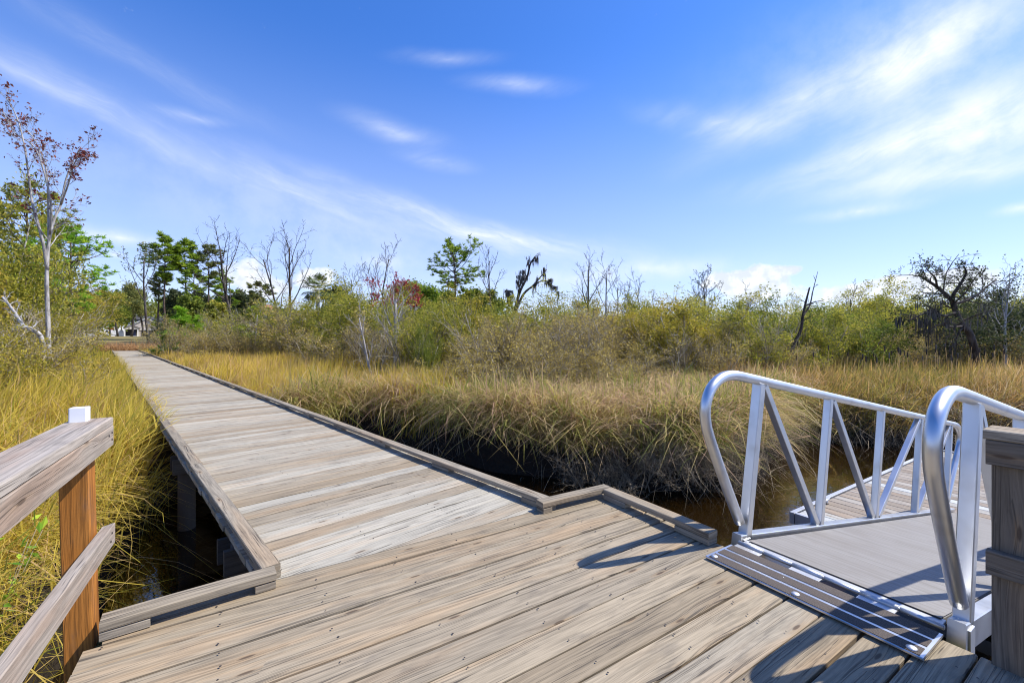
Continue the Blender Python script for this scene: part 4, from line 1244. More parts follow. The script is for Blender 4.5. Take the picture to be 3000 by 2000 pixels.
def pine(px, d, topy, seed, label, leafm='pine', crown=.42, spread=.17, r=.2, nb=26, name='pine_tree', dens=1.0, lean=0, low=False, group=None, ln=.55):
    R = np.random.default_rng(seed); p = P(px, d); g = ground_at(p)
    H = CH + (HY - topy) * d / F - g
    root = thing(name, (p[0], p[1], g), label, 'tree', group)
    br = []
    n = 9; tz = np.linspace(-.1, H * .97, n)
    tp = np.stack([np.cumsum(R.normal(lean * H / n, .006 * H, n)), np.cumsum(R.normal(0, .006 * H, n)), tz], -1); tp[:, :2] -= tp[0, :2]
    br.append((0, tp, r * (1 - .8 * np.linspace(0, 1, n))))
    tips, rn = [], []
    for i in range(nb):
        f = 1 - crown * (1 - (i / nb) ** 1.1)
        k = min(int(f * (n - 1)), n - 2); q = f * (n - 1) - k
        pos = tp[k] * (1 - q) + tp[k + 1] * q
        az = i * 2.4 + R.normal(0, .4)
        prof = (sin(pi * min(1, (1 - f) / crown * .8 + .12)) if not low else (1 - f) / crown + .1)
        L = H * spread * prof * R.uniform(.55, 1.2)
        dr = np.array([cos(az), sin(az), R.uniform(-.25, .85) + .5 * (f > .93)])
        b = []
        K = dict(seg=(4, 3), wob=(.12, .15), up=(.07, .1), tap=(.3, .3), n=(7,), fr=(.35,), ang=(.75,), rr=(.5,), lr=(.45,), rmin=.0004 * d)
        grow(R, pos, dr, L, r * .28, 0, 1, K, b)
        for lv, pt, rd in b:
            br.append((lv + 1, pt, rd)); q_ = R.normal(.5, .17)
            tips += [pt[-1], pt[-2] * .5 + pt[-1] * .5]; rn += [q_, q_ - .05]
    tips.append(tp[-1]); rn.append(.6)
    skel_mesh(br, (8, 4, 3), R).build('trunk', M['barkpine'], root, shift=(0, 0, 0))
    mb = MB(); tuft(R, mb, np.array(tips), int(15 * dens), ln * H / 17 * .8 + .08, .016 + .0005 * d, rn)
    mb.build('crown', M[leafm], root, shift=(0, 0, 0))
    return root
pine(483, 70, 697, 501, 'tallest bright green pine, left one of the pine group right of the house', nb=38, spread=.16, crown=.40)
pine(548, 72, 708, 502, 'second tall pine, just right of the tallest pine', nb=30, spread=.15, crown=.30)
pine(615, 74, 718, 503, 'dark thin crowned pine, right one of the tall pine group', 'pinedk', nb=26, spread=.14, crown=.42)
pine(462, 72, 800, 504, 'shorter dark pine behind the tallest pine', 'pinedk', nb=22, spread=.16)
pine(575, 66, 790, 505, 'middle height pine below the second tall pine', 'pine', nb=24, spread=.18, crown=.5)
pine(650, 64, 800, 506, 'short green pine left of the bare forked tree', 'pine', nb=24, spread=.18, crown=.55)
pine(757, 44, 825, 507, 'small dark blue green pine left of the bare pair', 'pinedk', nb=24, spread=.2, crown=.7, r=.1)
pine(1331, 58, 742, 508, 'lone rounded pine standing above the green wood in the middle', 'pine', nb=32, spread=.32, crown=.36)
pine(70, 36, 560, 509, 'big rounded pine behind the yellow bushes at left', 'olive', nb=40, spread=.22, crown=.6, r=.2, dens=1.1, ln=.5)
pine(215, 30, 700, 510, 'bright green pine with a long branch reaching right, behind the red-leaved tree', 'lime', nb=32, spread=.30, crown=.6, r=.15, dens=.9, ln=.5)
pine(170, 44, 640, 514, 'tall olive pine between the rounded pine and the bright pine', 'pine', nb=32, spread=.18, crown=.45, r=.18, dens=1.0)
pine(527, 30, 902, 511, 'young lime green pine in front of the tall pines', 'lime', nb=26, spread=.36, crown=.95, r=.05, low=True, dens=1.3, ln=1.3)
pine(583, 30.5, 925, 512, 'smaller lime green pine right of the young one', 'lime', nb=20, spread=.32, crown=.95, r=.05, low=True, ln=1.3)
pine(745, 29, 900, 513, 'young green pine behind the white sapling', 'pine', nb=24, spread=.4, crown=.95, r=.05, low=True, ln=1.3)

# --- palm
def palm():
    d = 44; px = 930; R = np.random.default_rng(601)
    p = P(px, d); g = ground_at(p); H = CH + (HY - 848) * d / F - g
    root = thing('palm_tree', (p[0], p[1], g), 'cabbage palm with a dark round head right of the bare pair', 'palm')
    mb = MB(); tube(mb, [(0, 0, -.1), (.05, 0, H * .5), (0, 0, H)], [.22, .18, .2], 10); mb.build('trunk', M['barkpale'], root, shift=(0, 0, 0))
    mb = MB()
    for i in range(46):
        az = i * 2.4; el = R.uniform(-.9, 1.3)
        dr = np.array([cos(az) * cos(el), sin(az) * cos(el), sin(el)])
        base = np.array([0, 0, H]) + dr * .25; L = R.uniform(1.0, 1.5)
        hub = base + dr * L * .55
        tube(mb, [base, hub], [.025, .015], 3, 0, .5, False)
        side = unit(np.cross(dr, [0, 0, 1.0])); q = R.random()
        for k in np.linspace(-1.2, 1.2, 11):
            dd = unit(dr * cos(k) + side * sin(k)); tip = hub + dd * L * .75 + np.array([0, 0, -.25 * L])
            mid = hub + dd * L * .42; w = unit(np.cross(dd, [0, 0, 1.0])) * .055
            mb.add([hub, mid - w, tip, mid + w], [(0, 1, 2, 3)], q)
    mb.build('crown', M['palm'], root, shift=(0, 0, 0))
palm()

# --- broadleaf wood behind
def broad(px, d, topy, seed, label, leafm, wide=.35, group=None, name='tree', size=.34, n=7600, trunkf=.35):
    R = np.random.default_rng(seed); p = P(px, d); g = ground_at(p)
    H = CH + (HY - topy) * d / F - g
    root = thing(name, (p[0], p[1], g), label, 'tree', group)
    K = dict(seg=(5, 4, 3, 2), wob=(.06, .13, .18, .2), up=(.04, .05, .03, 0), tap=(.4, .35, .4, .4), n=(12, 6, 4), fr=(trunkf, .3, .3), ang=(1.0, .7, .7), rr=(.45, .5, .5), lr=(wide, .5, .5), rmin=.02, short=.55)
    br = []; grow(R, (0, 0, -.1), (0, 0, 1), H * .82, .02 * H, 0, 3, K, br)
    skel_mesh([b for b in br if b[0] < 3], (7, 4, 3), R).build('trunk', M['barkdk'], root, shift=(0, 0, 0))
    nt = sum(1 for b in br if b[0] >= 2)
    C, rn = tip_points(R, br, 2, n / nt, .035 * H)
    mb = MB(); leaves(mb, R, C, size, .6, rn, .2); mb.build('crown', M[leafm], root, shift=(0, 0, 0))
    return root
BW = [
 (515, 84, 842, 'dkgreen', 'dark grey green tree behind the trunks of the tall pines, left one'),
 (590, 86, 838, 'dkgreen', 'dark grey green tree behind the trunks of the tall pines, right one'),
 (665, 76, 852, 'dkgreen', 'dark tree behind the bare forked tree'),
 (560, 58, 862, 'green', 'low green tree under the second tall pine'),
 (712, 74, 842, 'dkgreen', 'low dark tree left of the far terracotta roof'),
 (640, 56, 880, 'olive', 'low olive tree under the bare forked tree'),
 (240, 62, 838, 'yellow', 'yellow green tree crown above the golden bush left of the house'),
 (345, 90, 838, 'green', 'green tree left of the house roof'),
 (385, 95, 825, 'pinedk', 'dark green tree rising just behind the house roof'),
 (420, 100, 842, 'green', 'green tree close right behind the house'),
 (1005, 70, 830, 'dkgreen', 'grey green tree crown right behind the palm'),
 (1185, 75, 822, 'green', 'leftmost dark green tree of the wood in the middle'),
 (1225, 78, 812, 'green', 'second green tree of the wood in the middle'),
 (1272, 76, 808, 'pine', 'brightest green tree of the wood, left of the lone pine'),
 (1300, 80, 830, 'green', 'green tree at the right end of the wood, under the lone pine'),
 (1385, 70, 832, 'green', 'brownish green tree right of the lone pine trunk'),
 (1425, 72, 842, 'green', 'low dark tree behind the bare tree right of the lone pine'),
 (2545, 90, 892, 'dkgreen', 'leftmost of the far dark trees near the right oak'),
 (2600, 95, 884, 'dkgreen', 'tallest of the far dark trees behind the red tree'),
 (2655, 92, 888, 'green', 'far dark tree touching the oak crown on its left'),
]
for i, b in enumerate(BW):
    broad(b[0], b[1], b[2], 700 + i, b[4], b[3], .38 if b[0] < 1500 else .5, 'trees of the far wood')
# far belt of woods closing the gaps
def far_woods():
    R = np.random.default_rng(800); mb = MB()
    for px in list(range(220, 760, 34)) + list(range(760, 1500, 55)) + list(range(2480, 3100, 48)):
        d = R.uniform(100, 150)
        top = (872 if px < 760 else 892 if px < 1500 else 902) + R.normal(0, 10)
        if 330 < px < 470: d = R.uniform(185, 220); top = 858
        p = P(px, d); g = ground_at(p); H = CH + (HY - top) * d / F - g
        k = 700; w = H * .42
        th = R.random(k) * 6.28; rr = np.sqrt(R.random(k)) * w
        lob = R.normal(0, 1, (14, 3)); lob /= np.linalg.norm(lob, axis=1)[:, None]; i = R.integers(0, 14, k)
        C = np.stack([p[0] + lob[i, 0] * w * .75 + R.normal(0, w * .25, k), p[1] + lob[i, 1] * w * .75 + R.normal(0, w * .25, k), g + H * (.55 + .33 * lob[i, 2]) + R.normal(0, H * .08, k)], -1)
        leaves(mb, R, C, .9, .6, np.clip(R.normal(.45, .2) + R.normal(0, .15, k), 0, 1), .2)
        tube(mb, [(p[0], p[1], g), (p[0], p[1], g + H * .7)], [.2, .1], 5, 1)
    tag(mb.build('far_woods', [M['green'], M['barkdk']]), 'belt of far woods closing the view behind the trees', 'woods', kind='stuff')
far_woods()

# --- red maple at left (stems follow the photographed forks)
def grown_from(name, label, d, stems, K, mx, barkm, leafm, per, spread, lsize, seed, depth=.6, asp=.6, lvmin=2, zmin=None):
    R = np.random.default_rng(seed)
    base = IMG(*stems[0][0][0][:2], d); g = ground_at(base)
    root = thing(name, (base[0], base[1], g), label, 'tree')
    br = []
    for pts, r0, r1 in stems:
        w = [IMG(px, py, d + dd) for px, py, dd in pts]
        w = spline(w, 4)
        rad = np.linspace(r0, r1, len(w))
        br.append((0, w, rad))
        L = np.linalg.norm(np.diff(w, axis=0), axis=1).sum()
        children(R, w, rad, L, 0, mx, K, br)
    skel_mesh(br, (9, 5, 4, 3), R).build('trunk', M[barkm], root)
    if leafm:
        C, rn = tip_points(R, br, lvmin, per, spread, .5)
        if zmin is not None: k = C[:, 2] > zmin; C, rn = C[k], rn[k]
        mb = MB(); leaves(mb, R, C, lsize, asp, rn, -.1); mb.build('crown', M[leafm], root)
    return root, br
KM = dict(seg=(5, 4, 3, 2), wob=(.08, .12, .18, .2), up=(.05, .09, .05, .03), tap=(.4, .3, .3, .3), n=(12, 4, 3), fr=(.3, .3, .3), ang=(.6, .6, .7), rr=(.4, .5, .55), lr=(.17, .5, .5), rmin=.006, short=.3)
grown_from('red_maple', 'slender pale barked tree with sparse dark red leaves, tallest at the left edge', 13.5, [
    ([(143, 1060, 0), (141, 950, 0), (137, 830, 0), (140, 740, 0), (146, 690, 0), (160, 640, .1), (178, 600, .2), (192, 530, .3), (215, 470, .4), (238, 430, .4)], .062, .012),
    ([(139, 790, 0), (128, 720, -.1), (110, 650, -.2), (94, 590, -.2), (82, 500, -.3), (70, 420, -.4), (48, 340, -.4), (20, 290, -.5)], .046, .010),
    ([(143, 720, 0), (142, 620, .2), (140, 540, .3), (128, 470, .4), (95, 400, .5), (60, 370, .6)], .034, .009),
    ([(146, 690, 0), (150, 600, -.3), (128, 500, -.4), (100, 430, -.3), (45, 390, -.2), (10, 330, 0)], .028, .008),
    ([(178, 600, .2), (200, 540, 0), (222, 470, -.2), (250, 460, -.3)], .028, .008),
], KM, 3, 'barkpale', 'red', 1.25, .05, .09, 901)
# fallen and leaning grey limbs at the left edge
grown_from('dead_branch', 'pale crooked dead limb leaning in the bushes at the left edge', 9.5, [
    ([(130, 1075, 0), (120, 985, 0), (70, 955, .1), (40, 910, .2), (8, 870, .3)], .05, .02),
    ([(120, 985, 0), (90, 960, -.2), (45, 965, -.3), (10, 985, -.3)], .03, .012),
], KM, 2, 'barkpale', None, 0, 0, 0, 902)
# mossy dead tree
KD = dict(seg=(5, 4, 3, 2), wob=(.1, .16, .2, .2), up=(.03, .05, .03, .0), tap=(.4, .3, .3, .3), n=(6, 3, 3), fr=(.4, .3, .3), ang=(.7, .7, .7), rr=(.4, .5, .55), lr=(.18, .45, .45), rmin=.009, short=.3)
def moss(R, mb, br, n, l0, l1, w, lvmax=1, frm=.25):
    src = [b for b in br if b[0] <= lvmax]
    for i in range(n):
        lv, pts, rad = src[int(R.integers(0, len(src)))]
        f = frm + (1 - frm) * R.random(); k = min(int(f * (len(pts) - 1)), len(pts) - 2)
        p = pts[k] + (pts[k + 1] - pts[k]) * R.random()
        L = R.uniform(l0, l1) * (.5 + R.random()); q = R.random()
        for s in range(5):
            o = p + np.append(R.normal(0, w, 2), 0); a = R.random() * 6.28; e = np.array([cos(a), sin(a), 0]) * w * .35
            l = L * R.uniform(.4, 1.1); dx = R.normal(0, .06 * L, 3); dx[2] = 0
            V = [o - e * .5, o + e * .5, o + e + dx * .5 - [0, 0, l * .5], o - e + dx * .5 - [0, 0, l * .5], o + dx - [0, 0, l]]
            b_ = mb.add(V, [(0, 1, 2, 3)], q); mb.more(b_, [(3, 2, 4)])
R_ = np.random.default_rng(44)
rt, br = grown_from('mossy_dead_tree', 'leaning dead tree hung with dark moss above the middle bushes', 21, [
    ([(1505, 985, 0), (1508, 930, 0), (1512, 895, 0), (1525, 850, 0), (1545, 810, .1), (1553, 775, .1), (1567, 752, .1)], .10, .03),
    ([(1510, 910, 0), (1535, 860, .2), (1560, 838, .3), (1580, 815, .4), (1602, 790, .5)], .07, .02),
    ([(1560, 838, .3), (1590, 822, .2), (1612, 830, .2), (1632, 852, .2)], .04, .014),
    ([(1512, 895, 0), (1520, 850, -.3), (1530, 812, -.4), (1536, 795, -.4)], .04, .014),
    ([(1508, 930, 0), (1495, 880, -.2), (1490, 850, -.3)], .04, .014),
], KD, 2, 'barkdk', None, 0, 0, 0, 903)
mb = MB(); moss(R_, mb, br, 110, .25, .55, .06, 1, .45); mb.build('moss', M['moss'], rt)['kind'] = 'stuff'
# leaning dead trunk at right
grown_from('dead_tree', 'dark leaning dead trunk with two bare arms right of the green bush', 14, [
    ([(2305, 1120, 0), (2322, 1020, 0), (2345, 970, 0), (2352, 925, 0), (2362, 880, 0), (2372, 842, 0)], .065, .022),
    ([(2352, 925, 0), (2372, 895, .1), (2382, 850, .2), (2396, 795, .2)], .032, .006),
    ([(2362, 895, 0), (2385, 885, -.2), (2412, 880, -.3)], .025, .009),
], dict(KD, n=(3, 2, 2), lr=(.14, .4, .4)), 2, 'barkdk', None, 0, 0, 0, 904)
# live oak at right
KO = dict(seg=(6, 4, 3, 2), wob=(.14, .26, .26, .25), up=(.02, .05, .04, 0), tap=(.4, .35, .3, .3), n=(11, 5, 3), fr=(.18, .25, .3), ang=(1.1, .8, .7), rr=(.40, .5, .55), lr=(.32, .55, .5), rmin=.009, short=.3)
rt, br = grown_from('live_oak', 'leaning live oak with a crooked open crown and hanging moss at right', 15, [
    ([(2875, 1110, 0), (2845, 985, 0), (2820, 955, 0), (2800, 910, 0), (2788, 880, 0), (2768, 860, .1), (2745, 840, .2), (2715, 820, .3), (2690, 805, .4)], .115, .03),
    ([(2790, 885, 0), (2795, 860, -.2), (2815, 830, -.3), (2830, 800, -.4), (2825, 780, -.4)], .065, .02),
    ([(2792, 890, 0), (2830, 880, .3), (2868, 860, .4), (2890, 840, .5), (2918, 820, .6)], .06, .018),
    ([(2800, 915, 0), (2765, 925, -.3), (2725, 915, -.5), (2690, 925, -.6), (2660, 940, -.7)], .055, .018),
    ([(2745, 840, .2), (2740, 815, 0), (2722, 795, -.2), (2712, 785, -.2)], .035, .012),
    ([(2820, 955, 0), (2790, 958, -.4), (2755, 950, -.6), (2720, 965, -.8)], .04, .014),
], KO, 3, 'barkdk', 'dkgreen', 1.7, .06, .07, 905)
mb = MB(); moss(R_, mb, [b for b in br if b[1][:, 2].max() < CH + 1.35], 46, .25, .8, .06, 1, .3)
mb.build('moss', M['moss'], rt)['kind'] = 'stuff'

# small leafy weeds by the near left corner
def weed(c, seed, label, h=.3):
    R = np.random.default_rng(seed)
    g = ground_at(c)
    root = thing('weed', (c[0], c[1], g), label, 'plant')
    st, lf = MB(), MB()
    for i in range(9):
        az = i * 2.4; a = R.uniform(.1, .6); d = np.array([sin(a) * cos(az), sin(a) * sin(az), cos(a)])
        e = d * h * R.uniform(.6, 1.1)
        tube(st, [(0, 0, -.02), e * .5 + [0, 0, .01], e], [.004, .003, .002], 4)
        C = np.array([e * f for f in np.linspace(.3, 1, 9)]) + R.normal(0, .025, (9, 3))
        leaves(lf, R, C, .075, .42, R.random(9), .3)
    st.build('stems', M['twig'], root, shift=(0, 0, 0)); lf.build('leaves', M['lime'], root, shift=(0, 0, 0))
weed(np.array([-3.15, 2.55]), 1, 'small bright green weed behind the orange post', .75)
weed(np.array([-2.05, 1.5]), 2, 'small lime green weed at the lower left corner under the handrail', .5)

# ------------------------------------------------------------------ far house and vehicles
M['siding'] = plain('pale_siding', (0.60, 0.56, 0.50), .8, 0, .25, 3.0)
M['gable'] = plain('tan_stone', (0.52, 0.46, 0.39), .85, 0, .4, 2.5)
M['bluewall'] = plain('grey_blue_siding', (0.16, 0.18, 0.24), .8, 0, .1, 2)
M['roof'] = plain('grey_shingles', (0.15, 0.15, 0.155), .85, 0, .3, 3.0)
M['trim'] = plain('white_trim', (0.75, 0.74, 0.71), .6, 0, .05)
M['navy'] = plain('navy_door', (0.02, 0.03, 0.09), .5)
M['openshade'] = plain('opening_shade', (0.025, 0.023, 0.022), .7)  # near-black colour stands for the shade inside the garage and porch openings
M['glass'] = plain('window_glass', (0.03, 0.04, 0.055), .08)
M['vanwhite'] = plain('white_paint', (0.74, 0.75, 0.77), .25, 0, .03)
M['tyre'] = plain('tyre', (0.02, 0.02, 0.02), .8)
M['hub'] = plain('wheel_hub', (0.5, 0.5, 0.5), .4, .6)
M['redpaint'] = plain('red_paint', (0.45, 0.03, 0.03), .3)
M['roofred'] = plain('terracotta_roof', (0.32, 0.15, 0.09), .8, 0, .2)

def prism(mb, poly, y0, y1, mat=0):
    n = len(poly)
    V = [(x, y0, z) for x, z in poly] + [(x, y1, z) for x, z in poly]
    b = mb.add(V, [list(range(n))], .5, mat)
    mb.more(b, [list(range(2 * n - 1, n - 1, -1))], mat)
    mb.more(b, [(i, i + n, (i + 1) % n + n, (i + 1) % n) for i in range(n)], mat)

def rbox(mb, x0, x1, y0, y1, z0, z1, mat=0):
    prism(mb, [(x0, z0), (x1, z0), (x1, z1), (x0, z1)], y0, y1, mat)

def slab_roof(mb, x0, z0, x1, z1, y0, y1, t=.18):
    prism(mb, [(x0, z0), (x1, z1), (x1, z1 + t), (x0, z0 + t)], y0, y1)

def face_thing(name, px, d, label, cat, group=None):
    p = P(px, d); g = ground_at(p)
    az = atan2(p[0], p[1])
    return thing(name, (p[0], p[1], g), label, cat, group, -az)
Z0 = (0, 0, 0)
def house():
    h = face_thing('house', 362, 128, 'two storey house with grey roof, tan gable and open porch beyond the walkway', 'house')
    # local x to the right, y away, origin at the porch's left corner
    mb = MB(); rbox(mb, 1.1, 9.6, 2.0, 10, 0, 5.35); mb.build('wall', M['bluewall'], h, Z0)
    mb = MB(); prism(mb, [(0.5, 0), (9.9, 0), (9.9, 2.5), (5.3, 5.5), (0.5, 2.9)], 1.2, 1.9); mb.build('front_gable', M['gable'], h, Z0)
    r = MB()
    prism(r, [(0.7, 5.35), (10.0, 5.35), (8.2, 7.5), (4.7, 7.5)], 1.6, 10.4)
    slab_roof(r, 0.1, 2.72, 5.3, 5.72, 0.9, 2.6); slab_roof(r, 5.3, 5.72, 10.3, 2.52, 0.9, 2.6)
    r.build('roof', M['roof'], h, Z0)
    mb = MB()
    slab_roof(mb, 0.05, 2.60, 5.3, 5.60, 0.82, 0.9, .24); slab_roof(mb, 5.3, 5.60, 10.35, 2.40, 0.82, 0.9, .24)
    mb.build('gable_trim', M['trim'], h, Z0)
    w = MB(); rbox(w, 1.55, 2.55, 1.93, 1.99, 4.1, 5.2); wf = w.build('window', M['trim'], h, Z0)
    w = MB(); rbox(w, 1.7, 2.4, 1.90, 1.928, 4.25, 5.05); w.build('pane', M['glass'], wf, Z0)
    w = MB(); rbox(w, 7.0, 8.0, 1.12, 1.19, 3.6, 4.8); wf = w.build('window', M['trim'], h, Z0)
    w = MB(); rbox(w, 7.12, 7.88, 1.09, 1.118, 3.72, 4.68); w.build('pane', M['glass'], wf, Z0)
    # porch
    mb = MB(); prism(mb, [(-.25, 2.65), (1.75, 3.65), (3.9, 2.6), (3.7, 2.5), (1.75, 3.45), (-.1, 2.5)], -1.6, 1.1); mb.build('porch_roof', M['roof'], h, Z0)
    mb = MB(); prism(mb, [(0, 2.2), (3.4, 2.2), (3.4, 2.5), (1.75, 3.42), (0, 2.5)], -1.4, -1.2); mb.build('porch_gable', M['siding'], h, Z0)
    for x in (.08, 3.05):
        mb = MB(); rbox(mb, x, x + .28, -1.39, -1.1, .2, 2.2); mb.build('porch_column', M['trim'], h, Z0)
    mb = MB(); rbox(mb, -.05, 3.5, -1.5, 1.15, 0, .2); mb.build('porch_floor', M['trim'], h, Z0)
    mb = MB(); rbox(mb, .4, 3.0, 1.1, 1.17, .2, 2.2); mb.build('front_wall', M['openshade'], h, Z0)  # wall coloured near-black, the shade of the porch opening painted in
    mb = MB(); rbox(mb, 1.7, 2.75, 1.02, 1.095, .2, 2.15); mb.build('door', M['navy'], h, Z0)
    mb = MB(); rbox(mb, 4.1, 8.6, 1.05, 1.17, .1, 2.1); mb.build('garage_shade_panel', M['openshade'], h, Z0)  # solid panel, no recess: shade of the open garage put into its colour
    mb = MB(); rbox(mb, 3.75, 8.9, .95, 1.04, 2.1, 2.35); mb.build('garage_trim', M['trim'], h, Z0)
house()

def wheels(root, xs, r, y0, y1):
    for x in xs:
        for y in (y0, y1):
            mb = MB(); tube(mb, [(x, y - .11, r), (x, y + .11, r)], r, 18); w = mb.build('wheel', M['tyre'], root, Z0)
            k = MB(); s = -.115 if y == y0 else .115
            tube(k, [(x, y + s, r), (x, y + s * 1.08, r)], r * .58, 14); k.build('rim', M['hub'], w, Z0)

def van():
    t = face_thing('van', 303, 126, 'white van parked on the grass beside the house', 'van')
    mb = MB()
    prism(mb, [(0, .4), (4.4, .4), (4.45, 1.0), (4.35, 1.75), (4.2, 2.0), (.55, 2.0), (.1, 1.5), (-.35, 1.15), (-.4, .5)], 0, 1.8)
    mb.build('body', M['vanwhite'], t, Z0)
    mb = MB(); prism(mb, [(.18, 1.3), (.95, 1.3), (.95, 1.82), (.55, 1.82)], -.02, 0.01); mb.build('side_window', M['glass'], t, Z0)
    mb = MB(); rbox(mb, -.42, 4.47, -.03, 1.83, .38, .52); mb.build('bumper', M['tyre'], t, Z0)
    wheels(t, (.75, 3.45), .34, .06, 1.74)
van()
def fence():
    t = face_thing('fence', 344, 127, 'short sloping white board fence between the van and the porch', 'fence')
    mb = MB()
    prism(mb, [(0, .05), (1.6, .05), (1.6, 1.0), (0, 1.35)], 0, .05); mb.build('panel', M['vanwhite'], t, Z0)
    for x, z in ((-.1, 1.42), (1.6, 1.05)):
        mb = MB(); rbox(mb, x, x + .1, -.02, .08, 0, z); mb.build('post', M['vanwhite'], t, Z0)
fence()
def red_truck():
    p = P(316, 150); g = ground_at(p)
    t = face_thing('box_truck', 316, 150, 'red truck roof showing above the white van', 'truck')
    mb = MB(); rbox(mb, 0, 1.6, 0, 2, .5, 3.1); mb.build('cargo_box', M['redpaint'], t, Z0)
    mb = MB(); prism(mb, [(1.65, .5), (2.6, .5), (2.6, 1.3), (2.25, 2.1), (1.65, 2.2)], .05, 1.95); c = mb.build('cab', M['redpaint'], t, Z0)
    mb = MB(); prism(mb, [(1.85, 1.35), (2.45, 1.35), (2.2, 1.95), (1.85, 1.98)], .02, .048); mb.build('side_window', M['glass'], c, Z0)
    wheels(t, (.4, 2.15), .38, .1, 1.9)
red_truck()
def far_house():
    h = face_thing('house', 755, 120, 'far house with a terracotta hip roof half hidden behind the small dark pine', 'house')
    mb = MB(); rbox(mb, -2, 6.5, 0, 8, 0, 6.4); mb.build('wall', M['siding'], h, Z0)
    mb = MB()
    V = [(-2.5, -.5, 6.4), (7, -.5, 6.4), (7, 8.5, 6.4), (-2.5, 8.5, 6.4), (1.6, 4, 9.3), (3.2, 4, 9.3)]
    b = mb.add(V, [(0, 1, 5, 4), (2, 3, 4, 5)]); mb.more(b, [(1, 2, 5), (3, 0, 4)]); mb.more(b, [(3, 2, 1, 0)])
    mb.build('roof', M['roofred'], h, Z0)
    for x in (-.8, 1.8, 4.4):
        w = MB(); rbox(w, x, x + 1.1, -.06, -.005, 3.9, 5.4); wf = w.build('window', M['trim'], h, Z0)
        w = MB(); rbox(w, x + .1, x + 1.0, -.09, -.063, 4.0, 5.3); w.build('pane', M['glass'], wf, Z0)
far_house()
# dark hedge before the garage
shrub(478, 60, 948, 'leafy', 'dkgreen', 'dark green bush in front of the garage opening', 1.2, 1)
shrub(468, 52, 975, 'leafy', 'dkgreen', 'low dark bush at the end of the walkway left of the wide brown bush', 1.2, 2)

# ------------------------------------------------------------------ camera, sun, sky
cam = bpy.data.cameras.new('camera'); co = bpy.data.objects.new('camera', cam); COL.objects.link(co)
co.location = (0, 0, CH); co.rotation_euler = (pi / 2, 0, 0)
cam.sensor_width = 36; cam.lens = F / 3000 * 36; cam.shift_y = -(1000 - HY) / 3000
cam.clip_start = 0.05; cam.clip_end = 4000
S.camera = co

sun = bpy.data.lights.new('sun', 'SUN'); sun.energy = 4.3; sun.angle = radians(.53); sun.color = (1, .95, .87)
so = bpy.data.objects.new('sun', sun); COL.objects.link(so)
sd = np.array([sin(SUN_AZ) * cos(SUN_EL), cos(SUN_AZ) * cos(SUN_EL), sin(SUN_EL)])
from mathutils import Vector
so.rotation_euler = Vector(sd).to_track_quat('Z', 'Y').to_euler()
so.location = (20, 5, 30)

